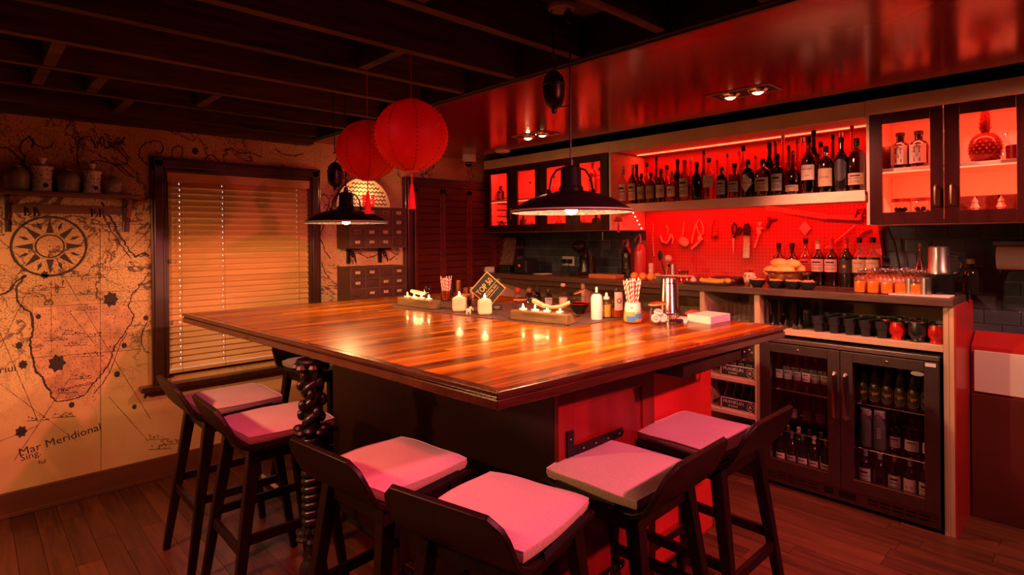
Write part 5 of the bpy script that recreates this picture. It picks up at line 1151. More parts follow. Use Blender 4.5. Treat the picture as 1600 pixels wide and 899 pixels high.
# siphons
redE = mat('red_painted_metal', (.50, .035, .03), .3, coat=.3)
def siphon(px_, m, lab, h, x):
    t = thing('soda_siphon', lab, 'soda siphon', wp(px_, x), 0, 'soda siphons'); MB().lathe([(.042, 0), (.044, .008), (.044, h*.62), (.040, h*.70), (.024, h*.78), (.018, h*.82)], 26, caps=False).lathe([(0, .001), (.042, .001)], 26).build('body', m, t, smooth=True)
    MB().lathe([(.020, h*.80), (.022, h*.86), (.017, h*.90), (.012, h), (0, h+.004)], 18).tube([(0, 0, h*.93), (-.035, .0, h*.97), (-.06, .0, h*.93), (-.068, 0, h*.86)], .006, 8).tube([(0, 0, h*.98), (.03, .02, h*1.03), (.055, .04, h)], .005, 8).build('head', steelD, t, smooth=True)
siphon(980, GL['smoke'], 'glass and steel soda siphon left of the red one', .300, 3.80); siphon(1000, redE, 'tall red soda siphon beside the pegboard', .330, 3.74)
simple('paper_cup_stack', MB().lathe([(.0, 0), (.017, 0), (.019, .12), (.016, .121), (0, .1)], 16), mat('pinkish_card', (.72, .42, .36), .6, noise=.2, scale=90), 'slim pale cylinder right of the red soda siphon', 'cylinder', loc=wp(1017, 3.72))  # pinkish card, finely mottled
orM = mat('orange_peel', (.85, .30, .04), .45, noise=.1, scale=60, bump=.25)
for k, (px_, xx) in enumerate(((991, 3.60), (1004, 3.60), (1016.5, 3.60), (1027, 3.61))):
    q = wp(px_, xx); simple('orange', MB().ball((0, 0, .029), .030, 18, (1, 1, .96)), orM, 'orange in the worktop row behind the straws, %s from the left' % ORD[k], 'orange', 'oranges on the worktop', loc=q)
tag(MB().lathe([(0, 0), (.05, 0), (.056, .04), (.053, .04), (.048, .004), (0, .004)], 4, M=Matrix.Scale(1.9, 4, (0, 1, 0)) @ Matrix.Rotation(PI/4, 4, 'Z')).build('grey_tray', mat('grey_plastic_tray', (.12, .12, .12), .4), loc=wp(1040, 3.62)), 'shallow grey tray behind the tall steel shaker', 'tray')
tag(MB().box(-.05, .05, -.10, .10, .0, .008).build('pink_board', mat('pale_chopping_board', (.70, .42, .36), .5), bevel=.002, loc=(3.61, P(1058, 400, x=3.61).y, ZT+.041)), 'pale board laid over the grey tray', 'board')
# tool jug
t = thing('tool_jug', 'glass jug of bar tools on the worktop by the pegboard', 'jug', wp(1040, 3.74)); MB().lathe([(.0, .001), (.034, .001), (.036, .11), (.038, .12)], 20, caps=False).build('jug_glass', GL['clear'], t, smooth=True)
TL = [('spatula', blackM, MB().tube([(0, 0, .01), (-.01, .03, .14)], .005, 6).ball((-.012, .038, .18), .02, 10, (.25, 1, 2.0)), 'black spatula standing in the tool jug'),
      ('strainer', mat('pale_metal_mesh', (.75, .45, .35), .4, metal=.3), MB().tube([(0, 0, .01), (.0, -.018, .13)], .004, 6).ball((0, -.022, .158), .028, 14), 'pale ball-shaped tea strainer in the tool jug'),
      ('wooden_spoon', wood('spoon_wood', (.35, .15, .06), (.45, .2, .09), .5, 4, 'z'), MB().tube([(0.01, 0, .01), (.01, .012, .15)], .0045, 6).ball((.01, .014, .165), .013, 8, (.4, 1, 1.6)), 'thin wooden spoon in the tool jug'),
      ('muddler', blackM, MB().tube([(0, -.02, .11), (0, -.075, .105)], .010, 8), 'black muddler lying across the rim of the tool jug')]
for nm, m, mb, lb_ in TL: simple(nm, mb, m, lb_, 'bar tool', loc=wp(1040, 3.74))
jig = [(.017, 0), (.008, .028), (.019, .075)]
for k, (px_, xx, m) in enumerate(((1051, 3.62, steel), (1063, 3.74, copper), (1072, 3.76, copper))):
    simple('jigger', MB().lathe([(r*1.0, z*1.0) for r, z in jig], 18, caps=False) if k else MB().lathe([(0, 0), (.018, 0), (.018, .075), (.015, .075), (.015, .01)], 18), m, ['straight steel measure in front of the tool jug', 'tall double-cone jigger right of the tool jug', 'low double-cone jigger second right of the tool jug'][k], 'jigger', loc=(wp(px_, xx) if k else (wp(px_, xx)[0], wp(px_, xx)[1], ZT+.0495)))
for k, px_ in enumerate((1080, 1087, 1094, 1102)): simple('shot_glass', MB().lathe([(0, .001), (.014, .001), (.017, .045), (.0155, .045), (.013, .008), (0, .008)], 16), cg, 'small clear shot glass, %s from the left before the pegboard' % ORD[k], 'glass', 'shot glasses', loc=wp(px_, 3.76))
simple('garlic_bulb', MB().lathe([(0, 0), (.02, .004), (.024, .02), (.012, .036), (.004, .046)], 10), mat('pale_bulb_skin', (.75, .55, .45), .5), 'pale rounded bulb left of the bananas on the worktop', 'vegetable', loc=wp(1083, 3.60))
p = wp(1111, 3.60); t = tag(MB().box(-.09, .09, -.15, .15, 0, .012).build('slate_board', blackM, bevel=.003, loc=p), 'flat black slate board under the bananas', 'board')
bana = mat('banana_peel', (.80, .42, .06), .5, noise=.15, scale=12)
for k, (px_, ln, xx) in enumerate(((1112, .085, 3.57), (1122, .07, 3.62))):
    q = pos(px_, xx, ZT+.0125); simple('banana', MB().tube([(0, ln*math.cos(a)*1.0, .016-.012*math.sin(a)+.004) for a in [PI*j/10 for j in range(11)]], [.005]+[.0155]*9+[.005], 10), bana, ['longer', 'shorter'][k]+' banana on the slate board', 'banana', 'bananas', loc=q)
simple('lime', MB().ball((0, 0, .017), .018, 14, (1, 1.2, .95)), mat('orange_citrus_peel', (.75, .35, .06), .4), 'little round citrus beside the bananas', 'citrus', loc=pos(1137, 3.57, ZT+.0125))  # one even orange peel colour
for k, (z0, m) in enumerate(((0, blackM), (.0185, mat('red_bound_book', (.5, .12, .08), .5)), (.034, mat('dark_bound_book', (.05, .01, .01), .5)))):
    q = wp(1134, 3.72); tag(MB().box(-.07, .07, -.10, .10, 0, (.018, .015, .010)[k]).build('flat_book', m, bevel=.002, loc=(q[0], q[1]+(0, .01, -.02)[k], ZT+z0)), ['bottom black', 'middle red', 'top dark'][k]+' book of the flat pile behind the bananas', 'book', 'pile of books')
# pale face pot
p = wp(1171, 3.68); t = thing('face_pot', 'pale bearded face pot with a ruffled red crown on the worktop', 'pot', p, -PI/2)
MB().lathe([(.0, 0), (.026, 0), (.033, .02), (.037, .05), (.034, .078), (.028, .084)], 22).build('pot', mat('pale_glazed_face', (.80, .50, .36), .3), t, smooth=True)
q = MB(); rr_ = random.Random(2)
for k in range(40): a = rr_.uniform(0, 2*PI); r = rr_.uniform(0, .036); q.ball((r*math.cos(a), r*math.sin(a), .088+rr_.uniform(0, .02)), .009, 6)
q.build('ruffled_crown', CAPM['red'], t, smooth=True)
f = MB()
for s_ in (-1, 1): f.ball((s_*.013, -.036, .056), .0035, 8); f.box(s_*.013-.007, s_*.013+.007, -.0385, -.036, .064, .067)
f.build('eyes_and_brows', blackM, t); MB().ball((0, -.038, .046), .006, 8, (1, 1, 1.5)).ball((-.037, 0, .05), .008, 8).ball((.037, 0, .05), .008, 8).build('nose_and_ears', MATS['pale_glazed_face'], t, smooth=True); MB().lathe([(.0, -.006), (.014, .0), (.018, .016), (.0, .032)], 10, (0, -.030, 0.002)).build('beard', mat('brown_beard_glaze', (.25, .12, .06), .4), t, smooth=True)
# brass pot with mangoes, trays of garnish
pc = wp(1226, 3.76); t = thing('brass_pot', 'round brass two-handled pot piled with mangoes on the worktop', 'pot', pc)
MB().lathe([(0, .0), (.092, 0), (.103, .015), (.108, .05), (.112, .082), (.122, .09), (.125, .098), (.119, .10), (.108, .092), (.102, .02), (0, .016)], 40).build('pot_body', brass, t, smooth=True)
for s_ in (-1, 1): MB().tube([(0, s_*.11, .075), (0, s_*.14, .085), (.02, s_*.145, .085), (.03, s_*.11, .075)], .006, 8).build('ring_handle', brass, t, smooth=True)
mg = mat('mango_skin', (.85, .38, .10), .4, noise=.25, scale=5)
for k, (dx_, dy_, dz_, r, sc) in enumerate(((-.05, .068, .092, .040, (1, 1.1, .9)), (-.06, -.02, .100, .045, (1, 1.45, .85)), (.05, .02, .110, .042, (1, 1.3, .9)), (-.02, .025, .145, .038, (.95, 1.5, .8)), (.045, -.06, .105, .04, (1, 1.2, .9)), (.00, -.045, .14, .036, (.9, 1.5, .85)), (-.085, .025, .095, .030, (1, 1.1, .9)))):
    simple('mango', MB().ball((0, 0, 0), r, 16, sc), mg, ['round mango at the left rim of the brass pot', 'large mango lying at the front right of the brass pot', 'mango at the back of the brass pot', 'mango on top of the pile, left', 'mango at the rear right of the brass pot', 'mango on top of the pile, right', 'small mango at the front left of the brass pot'][k], 'mango', 'mangoes in the brass pot', loc=(pc[0]+dx_, pc[1]+dy_, ZT+dz_))
for k, px_ in enumerate((1183, 1212, 1240, 1262)):
    q = wp(px_, 3.60); t = thing('garnish_bowl', 'black round garnish bowl, %s from the left in front of the brass pot' % ORD[k], 'bowl', q, 0, 'black garnish bowls')
    MB().lathe([(0, 0), (.026, 0), (.044, .022), (.050, .045), (.047, .045), (.040, .022), (0, .008)], 26).build('bowl', blackM, t, smooth=True); g = MB(); rr_ = random.Random(k)
    for j in range(20): a = rr_.uniform(0, 6.3); r = rr_.uniform(0, .036); g.ball((r*math.cos(a), r*math.sin(a), .037+rr_.uniform(0, .012)), .010, 6, (1, 1.3, .7))
    g.build('garnish', mat('citrus_peel_garnish', (.80, .24, .07), .5), t, smooth=True)
# row of bottles against the pegboard
rowb = [(1217, 'black', 'smoke', None, .27, 'see-through dark bottle left end of the row behind the brass pot'), (1238, 'black', 'smoke', None, .27, 'see-through dark bottle second in the row behind the brass pot'), (1259, 'black', 'red', 'red', .30, 'reddish bottle just right of the brass pot'),
 (1278, 'cork', 'smoke', 'pink', .30, 'dark bottle with a pale neck wrap behind the small orange bottles'), (1299, 'red', 'smoke', 'pink', .30, 'dark bottle with red-pink label, red neck'), (1322, 'red', 'dark', 'black', .305, 'near-black bottle with an orange star seal and red neck'),
 (1343, 'black', 'clear', 'buff', .305, 'clear-shouldered bottle with buff text label left of its twin'), (1364, 'black', 'clear', 'buff', .305, 'clear-shouldered bottle with buff text label at the right end of the row')]
for k, (px_, cp_, g, lb_, H, ds) in enumerate(rowb):
    bottle('round', H, .039, g, wp(px_, 3.93), ds, cp_, lb_, (.30, .56) if k not in (5,) else (.28, .54), txt='★' if k == 5 else ('MONTE|LOBOS' if k in (6, 7) else None), tsz=.03 if k == 5 else .013, tink=inkO if k == 5 else None, group='bottles against the pegboard', liquid='dark', lfill=.30 if k < 6 else .6, neck={3: 'cream', 4: 'red', 5: 'red'}.get(k), half=1.15, caph=.03)
# grid of small orange bottles
p0 = None
for r in range(6):
    for c_ in range(5):
        x = 3.598+r*.066; y = .990-c_*.0645+(-.005*r)
        bottle('medic', .128, .0305, 'juice', (x, y, ZT), 'little bottle of orange juice, %s from left, %s row from front' % (ORD[c_], ORD[r]), 'redclear', None, group='little orange bottles on the worktop', liquid='orange', lfill=.46, n=14, caph=.006)
# right end of the worktop
q = wp(1440, 3.62); tag(MB().box(-.07, .07, -.13, .13, 0, .006).build('bar_mat', mat('pale_bar_cloth', (.70, .50, .44), .8), loc=(3.60, q[1]-.0, ZT), bevel=.002), 'pale folded cloth under the steel cups at the right end', 'cloth')
for k, (px_, h_) in enumerate(((1422, .082), (1446, .086))): qq = pos(px_, 3.60, ZT+.0065); simple('steel_cup', MB().lathe([(0, 0), (.025, 0), (.025, h_), (.023, h_), (.023, .01), (0, .01)], 26), steel, ['left', 'right'][k]+' brushed steel cup at the right end of the worktop', 'cup', 'steel cups', loc=qq)
simple('wine_glass', MB().lathe([(.028, .001), (.004, .004), (.004, .05), (.025, .07), (.032, .10), (.028, .13)], 20, caps=False), cg, 'clear glass standing between the two steel cups', 'glass', loc=pos(1436, 3.675, ZT))
bottle('tallneck', .27, .030, 'red', pos(1438, 3.80, ZT), 'slim clear bottle with a cork left of the big steel tin', 'cork')
t = thing('ice_bucket_stack', 'black ribbed glass bucket with a big steel tin upturned on it', 'ice bucket', pos(1467, 3.72, ZT))
MB().lathe([(0, 0), (.062, 0), (.066, .01), (.066, .105), (.060, .11), (0, .108)], 16).build('black_bucket', blackG, t, smooth=False)
MB().lathe([(.058, .1105), (.058, .122), (.050, .14), (.046, .25), (.042, .254), (0, .255)], 30, caps=False).build('steel_tin', steel, t, smooth=True)
MB().tube([(0, -.046, .21), (0, -.085, .205), (0, -.10, .16), (0, -.085, .12), (0, -.062, .11)], .011, 8).build('black_handle', blackG, t, smooth=True)
t = thing('bitters_bottle', 'low dark bottle right of the black ice bucket', 'bottle', (3.86, pos(1490, 3.72, ZT)[1]-.05, ZT)); MB().lathe([(0, 0), (.035, 0), (.036, .10), (.030, .125), (.016, .14), (.016, .16)], 20).build('body', GL['dark'], t, smooth=True); MB().lathe([(.019, .16), (.019, .185), (0, .187)], 14).build('cork', CAPM['cork'], t)
simple('bottle_opener', MB().tube([(0, 0, .0), (.0, .05, .12)], .005, 6), steel, 'slim steel bar spoon leaning behind the steel cups', 'bar spoon', loc=pos(1420, 3.72, ZT))
q = P(1590, 400, x=3.98); t = thing('paper_towel_holder', 'paper towel dispenser on the tiled wall at the right', 'paper towel', (WX-.009, q.y-.03, q.z)); MB().lathe([(.0, -.11), (.062, -.11), (.062, .11), (0, .11)], 28, M=Matrix.Translation((-.075, 0, -.01)) @ Matrix.Rotation(PI/2, 4, 'X')).build('towel_roll', mat('paper_towel', (.62, .50, .44), .9), t, smooth=True); MB().box(-.10, 0, -.125, .125, .055, .075).build('bracket', steelD, t)
MB_c = MB().tube([(3.92, P(1386, 355, x=3.92).y, 1.555), (3.95, P(1398, 380, x=3.95).y, 1.45), (3.97, P(1405, 400, x=3.97).y, 1.32), (3.98, P(1409, 420, x=3.98).y, 1.19)], .006, 8); tag(MB_c.build('power_cable', blackM, smooth=True), 'thick black cable running down the tiles from the right cabinet', 'cable')
# ================= tools hung on the pegboard =================
PX = WX-.017
def pp(px_, py_, off=.014): q = P(px_, py_, x=PX-off); return Vector((PX-off, q.y, q.z))
def hung(name, lab, m, parts, cat='tool'):
    mb = MB()
    for k in parts:
        if k[0] == 't': mb.tube([pp(*a) for a in k[1]], k[2], 7)
        elif k[0] == 'b': c_ = pp(*k[1]); mb.ball(c_, k[2], 14, k[3])
        elif k[0] == 'f':  # flat plate from pixel outline
            pts = [pp(*a) for a in k[1]]; n = len(pts); off = Vector((-k[2], 0, 0)); V = pts+[p+off for p in pts]; mb.add(V, [tuple(range(n)), tuple(range(2*n-1, n-1, -1))]+[(i, (i+1) % n, n+(i+1) % n, n+i) for i in range(n)])
    top = parts[0][1][0]; c0 = pp(*top, .001) if isinstance(top, tuple) else pp(*parts[0][1], .001)
    o = mb.build(name, m, smooth=True); tag(o, lab, cat, 'tools on the pegboard'); h = MB().tube([c0, c0+Vector((-.022, 0, -.004)), c0+Vector((-.026, 0, .008))], .0018, 5).build('peg_hook', chrome, o)
    return o
redT = mat('pale_tool_metal', (.95, .62, .50), .35, metal=.25); blkT = blackM
hung('hawthorne_strainer', 'round strainer with curved prongs, leftmost tool on the pegboard', redT, [('t', [(1041, 352), (1044, 358), (1043, 368)], .004), ('t', [(1032, 368), (1035, 378), (1042, 380), (1047, 372), (1048, 366)], .008), ('t', [(1049, 366), (1052, 374), (1050, 381)], .006)])
hung('measuring_ladle', 'pale round measuring ladle, second tool from the left on the pegboard', redT, [('t', [(1069, 347), (1068, 358), (1067, 368)], .0055), ('b', (1067, 377), .034, (.35, 1, 1)), ('b', (1070, 379), .036, (.3, 1, 1))])
hung('ice_tongs', 'tangle of tongs and springs, third cluster from the left on the pegboard', redT, [('t', [(1093, 342), (1087, 352), (1083, 368), (1081, 380)], .006), ('t', [(1095, 345), (1099, 356), (1098, 366), (1092, 370)], .006), ('t', [(1088, 350), (1091, 362), (1098, 375)], .005), ('t', [(1096, 374), (1088, 383), (1081, 389)], .010), ('b', (1093, 373), .018, (.4, 1, 1))])
hung('wire_tongs', 'pair of dark wire tongs with a ball end, middle of the pegboard', mat('dark_wire_metal', (.25, .06, .05), .3, metal=.6), [('t', [(1117, 341), (1113, 355), (1112, 372)], .0035), ('t', [(1117, 341), (1120, 355), (1122, 370)], .0035), ('b', (1117, 369), .015, (.6, 1, 1.2))])
hung('scissors', 'black-handled kitchen scissors hanging on the pegboard', blkT, [('t', [(1147, 348), (1144, 355), (1145, 366), (1150, 364), (1151, 354), (1147, 348)], .006), ('t', [(1156, 355), (1152, 362), (1156, 366), (1159, 359), (1156, 355)], .006), ('t', [(1150, 364), (1146, 372)], .008)])
hung('scissor_blade', 'slim steel blade hanging point down under the scissor handles', redT, [('f', [(1144, 372), (1148, 372), (1146, 397)], .003)])
g = hung('grater', 'black-handled steel grater hanging on the pegboard above the face pot', blkT, [('f', [(1165, 350), (1170, 349), (1173, 356), (1172, 368), (1163, 368), (1163, 356)], .018)])
pts = [pp(1162.5, 368.5), pp(1172, 368.5), pp(1171.5, 403), pp(1161.5, 403)]; mb = MB(); n = 4; off = Vector((-.006, 0, 0)); V = pts+[p+off for p in pts]; mb.add(V, [(0, 1, 2, 3), (7, 6, 5, 4)]+[(i, (i+1) % 4, 4+(i+1) % 4, 4+i) for i in range(4)]); mb.build('grating_plate', mat('shiny_grater_steel', (.85, .72, .65), .35, metal=.8, noise=.3, scale=200, bump=.5), g)
hung('corkscrew', 'lever corkscrew hanging right of the grater', redT, [('b', (1187, 350), .018, (.6, 1, 1)), ('t', [(1182, 357), (1192, 357)], .008), ('t', [(1188, 358), (1184, 372), (1179, 387)], .007), ('b', (1186, 363), .017, (.5, 1, 1.3))])
hung('bottle_wrench', 'dark cast tool hanging aslant right of the corkscrew', mat('dark_cast_metal', (.14, .03, .025), .35, metal=.6), [('t', [(1201, 339), (1202, 347), (1198, 357)], .013), ('t', [(1200, 341), (1206, 344), (1214, 343)], .007)])
bl_ = [(1196, 324)]+[(1198+k*3.1+(0 if j else 1.4), 328+k*.45+(2.4 if j else 0)) for k in range(31) for j in (0, 1)]+[(1296, 344), (1330, 341), (1330, 331)]
mb = MB(); pts = [pp(a, b, .03) for a, b in bl_]; top_ = [pp(1330, 331, .03), pp(1196, 322, .03)]
V = []; F = []
teeth = [(1196+k*3.0, 327+k*.47) for k in range(33)]
for i, (a, b) in enumerate(teeth): V += [pp(a, b-6-i*.05, .030), pp(a, b, .030), pp(a+1.5, b+3, .030)]
for i in range(len(teeth)-1): a = 3*i; F += [(a, a+1, a+4, a+3), (a+1, a+2, a+4)]
mb.add(V, F); mb.add([v+Vector((-.0025, 0, 0)) for v in V], [tuple(reversed(f_)) for f_ in F])
e1 = [pp(1292, 336-0, .03), pp(1292, 342, .03), pp(1344, 345, .03), pp(1352, 336, .03)]; mb.add(e1+[p+Vector((-.003, 0, 0)) for p in e1], [(0, 1, 2, 3), (7, 6, 5, 4), (0, 3, 7, 4), (1, 5, 6, 2)])
sw = mb.build('toothed_saw_blade', mat('dull_saw_steel', (.42, .12, .09), .4, metal=.4)); tag(sw, 'long toothed saw blade hanging high across the right of the pegboard', 'saw', 'tools on the pegboard')
MB().tube([pp(1336, 340, .03), pp(1340, 328, .03), pp(1350, 327, .03), pp(1346, 340, .03)], .010, 8).build('saw_handle', MATS['dark_cast_metal'], sw, smooth=True)
hung('red_mallet', 'red wooden mallet hanging below the saw handle', mat('red_painted_wood', (.62, .07, .05), .5), [('f', [(1366, 350), (1375, 350), (1382, 399), (1371, 396)], .05), ('t', [(1366, 356), (1352, 360), (1342, 368)], .007)])
hung('long_skewer', 'long thin rod slanting on the pegboard behind the bottles', redT, [('t', [(1336, 352), (1320, 366), (1302, 380), (1290, 388)], .004)])
hung('paper_star', 'pale folded paper diamond pinned on the pegboard', mat('pale_folded_paper', (.80, .45, .34), .6), [('f', [(1258, 345), (1267, 357), (1258, 368), (1249, 357)], .004)])
hung('hanging_rod', 'thin vertical rod at the left edge of the pegboard', redT, [('t', [(1021, 350), (1020, 375), (1022, 400)], .003)])
# ================= things on the island bar =================
ZI = 1.1004
def ip(px_, py_): q = P(px_, py_, z=ZI); return Vector((q.x, q.y, ZI))
matM = mat('dark_woven_bar_runner', (.10, .055, .045), .6, noise=.3, scale=90, bump=.4)
mq = [ip(607, 480), ip(882, 512), ip(906, 498), ip(634, 468)]
def slab_from(pts, h): mb = MB(); V = pts+[p+Vector((0, 0, h)) for p in pts]; n = len(pts); return mb.add(V, [tuple(range(n-1, -1, -1)), tuple(range(n, 2*n))]+[(i, (i+1) % n, n+(i+1) % n, n+i) for i in range(n)])
mq2 = [ip(882.5, 512), ip(975, 498.5), ip(960, 490), ip(870, 493)]
tag(slab_from([ip(607, 480), ip(882, 512), ip(915, 484), ip(645, 462)], .003).build('bar_runner', matM), 'long dark woven bar runner under the candle blocks', 'bar mat')
tag(slab_from([ip(887, 512), ip(972, 499), ip(966, 488), ip(915, 489)], .003).build('bar_runner', matM), 'short dark bar runner under the white squeeze bottle', 'bar mat')
ZM = ZI+.0035
def im(px_, py_): q = P(px_, py_, z=ZM); return Vector((q.x, q.y, ZM))
cam_rz = -YAW   # local -Y faces the camera
blockM = wood('mossy_wood_block', (.09, .05, .014), (.26, .15, .045), .7, 5, 'x', bump=.6)
flameM = glow('candle_flame', (1, .50, .16), 42)
boneM = mat('pale_worn_bamboo', (.85, .52, .26), .45, noise=.25, scale=18)
def candle_block(a, b, lab, flip):
    A, B = im(*a), im(*b); d = B-A; ln = d.length; ang = math.atan2(d.y, d.x); t = thing('candle_block', lab, 'candle holder', A+d/2, ang, 'long wooden candle blocks')
    h = .048; MB().box(-ln/2, ln/2, 0, .078, 0, h).build('wood_block', blockM, t, bevel=.005)
    for k in range(4):
        xk = -ln/2+ln*(k+.75)/4.6; c_ = (xk, .036, h); l = MB().lathe([(0, .0005), (.019, .0005), (.0195, .008), (.018, .0085), (0, .006)], 18, c_).build('tealight', mat('tealight_wax', (.85, .75, .60), .5), t, smooth=True); MB().lathe([(0, .008), (.0040, .013), (.0042, .018), (.0015, .028), (0, .031)], 8, c_).build('flame', flameM, l, smooth=True)
    wp_ = t.matrix_basis @ Vector((0, .036, h+.022)); point('tealight_glow', wp_, .35, (1, .50, .18), .03)
    s_ = -1 if flip else 1
    if flip: pts = [(-.060, .03, h+.055), (-.03, .028, h+.047), (.02, .026, h+.030), (.07, .022, h+.026), (.13, .012, h+.035), (.185, .0, h+.060)]
    else: pts = [(-ln*.33, .066, h+.036), (-.02, .062, h+.030), (.05, .045, h+.032), (.085, .030, h+.045), (.115, .018, h+.062)]
    st = MB().tube(pts, [.011, .012, .010, .009, .010, .008][:len(pts)], 10).build('curved_stick', boneM, None, smooth=True)
    st.location = t.location; st.rotation_euler = t.rotation_euler; tag(st, 'curved pale stick with black end resting on the %s candle block' % ('right' if flip else 'left'), 'stick')
    e_ = Vector(pts[0]) if flip else Vector(pts[-1]); MB().ball(e_, .021, 14, (1.1, .8, 1)).build('black_end', blackG, st, smooth=True)
    if flip: e_ = Vector(pts[-1]); MB().tube([e_, e_+Vector((.02, 0, .008)), e_+Vector((.035, 0, .015))], [.009, .006, .007], 8).build('black_tip', blackG, st, smooth=True)
candle_block((621, 477), (672, 484), 'long wooden block with four lit tealights at the left end of the runner', False)
candle_block((797, 500), (886, 509), 'long wooden block with four lit tealights nearer the right end of the runner', True)
saltM = mat('pale_salt_stone', (.90, .62, .36), .6, noise=.12, scale=14, bump=.5)
for k, (px_, py_, w_) in enumerate(((717, 487.5, .074), (757, 492.5, .073))):
    c_ = im(px_, py_); t = thing('salt_candle_holder', ['left', 'right'][k]+' chunky pale salt-stone cube with a flame on top', 'candle holder', c_+Vector((.02, .02, 0)), cam_rz+.15*k-.05, 'salt-stone candle holders')
    MB().box(-w_/2, w_/2, -.030, .035, 0, .078).build('salt_stone', saltM, t, bevel=.013, seg=3); MB().lathe([(0, .0782), (.018, .0785), (.018, .083), (0, .082)], 16).build('tealight', MATS['tealight_wax'], t); MB().lathe([(0, .083), (.0045, .089), (.005, .095), (.002, .105), (0, .108)], 8).build('flame', flameM, t, smooth=True)
    point('salt_flame_glow', (c_.x+.02, c_.y+.02, ZM+.112), .2, (1, .50, .18), .02)
t = thing('small_figurine', 'tiny pale animal figurine between the two salt-stone cubes', 'figurine', im(732, 491), cam_rz+.3)
mb = MB().ball((0, 0, .020), .012, 10, (1.3, .8, .9)).ball((.012, 0, .032), .008, 10); 
for a, b in ((-.009, -.005), (-.009, .005), (.008, -.005), (.008, .005)): mb.tube([(a, b, .016), (a, b, 0)], .0038, 6)
mb.tube([(.018, 0, .032), (.024, 0, .026), (.024, 0, .018)], .0028, 6); mb.build('animal_body', mat('pale_porcelain', (.85, .66, .45), .35), t, smooth=True)
# the diamond sign
c_ = im(785, 484); t = thing('diamond_sign', 'gold-framed black diamond sign standing on the runner, reading TOP 50', 'sign', c_+Vector((-.012, .035, 0)), cam_rz)
S = Matrix.Translation((-.047, 0, .112)) @ Matrix.Rotation(-.06, 4, 'Y') @ Matrix.Rotation(PI/4, 4, 'Y')
hs = .072
MB().box(-hs, hs, -.005, .005, -hs, hs, S).build('gold_frame', goldM, t, bevel=.002); MB().box(-hs+.0055, hs-.0055, -.0062, -.0052, -hs+.0055, hs-.0055, S).build('black_face', blackM, t)
def signtext(s, size, x0_, z0_, sx=1.0): lettering(s, size, lambda a, b: S @ (Matrix.Rotation(-0.0, 4, 'Y') @ Vector((-(b+z0_)*-1*0+a*sx*math.cos(-PI/2)*0+0, 0, 0))) if 0 else S @ Vector(rotp(a*sx+x0_, b+z0_)), 'lettering', goldM, t)
def rotp(u, v):
    # text runs from the lower-left side up to the upper-right side of the diamond
    return (-v*1.0, -.0068, u*1.0) if 0 else (u*0+u, -.0068, v)
SX = Matrix.Rotation(-PI/2, 4, 'Y')
def st_(s, size, x0_, z0_, sx=1.0): lettering(s, size, lambda a, b: S @ (SX @ Vector((a*sx+x0_, -.0068, b+z0_))), 'lettering', goldM, t)
st_('TOP 50', .046, 0, .024, .78); st_('COCKTAIL BAR', .0165, .0, -.020, .9)
mb = MB(); mb.box(-.062, .062, -.0068, -.0063, -.0055, -.0035, S @ SX).box(-.05, .05, -.0068, -.0063, -.036, -.034, S @ SX); mb.build('gold_rules', goldM, t)
MB().box(-.028, .032, -.03, .016, 0, .026).build('sign_base', blackM, t, bevel=.002); lettering('COCKTAIL', .007, lambda a, b: (a+.002, -.0304, b+.017), 'base_lettering', paperM, t); lettering('TOP 50', .007, lambda a, b: (a+.002, -.0304, b+.009), 'base_lettering', paperM, t)
# straws
strawW = mat('white_paper_straw', (.86, .78, .70), .5); strawR = mat('red_straw_stripe', (.70, .06, .03), .5)
def straws(loc_, z0, zt, n, spread, lab, seed, blue=0):
    rr_ = random.Random(seed); first = None
    for k in range(n):
        a = 2.4*k; r = math.sqrt((k+.5)/n); x0_, y0_ = r*.020*math.cos(a), r*.020*math.sin(a); x1, y1 = r*spread*math.cos(a), r*spread*math.sin(a)*.6; zz1 = zt-rr_.uniform(0, .018)
        A = Vector((x0_, y0_, z0)); B = Vector((x1, y1, zz1)); o = MB().tube([A, B], .0031, 8).build('paper_straw', strawW, smooth=True, loc=loc_); tag(o, lab, 'straw', 'straws in one cup '+str(seed))
        d = (B-A).normalized(); u = d.orthogonal().normalized(); v = d.cross(u); ln = (B-A).length; mb = MB(); turns = int(ln/.021); st_n = turns*8; V = []
        for q in range(st_n+1):
            g = 2*PI*q/8+k; c0_ = A+d*ln*q/st_n*.97; c1_ = A+d*min(ln, ln*q/st_n*.97+.0095); n_ = u*math.cos(g)*.00325+v*math.sin(g)*.00325; V += [c0_+n_, c1_+n_]
        mb.add(V, [(2*q, 2*q+2, 2*q+3, 2*q+1) for q in range(st_n)]); mb.build('red_stripe', strawR, o)
lc_ = im(697, 470); t = thing('straw_tumbler', 'short amber glass of red and white straws behind the left candle block', 'glass', lc_, 0); MB().lathe([(0, .001), (.030, .001), (.034, .065), (.032, .066)], 22, caps=False).build('glass_wall', GL['amber'], t, smooth=True)
straws(lc_, .004, .158, 16, .046, 'red-striped paper straw in the amber glass on the left of the bar', 1)
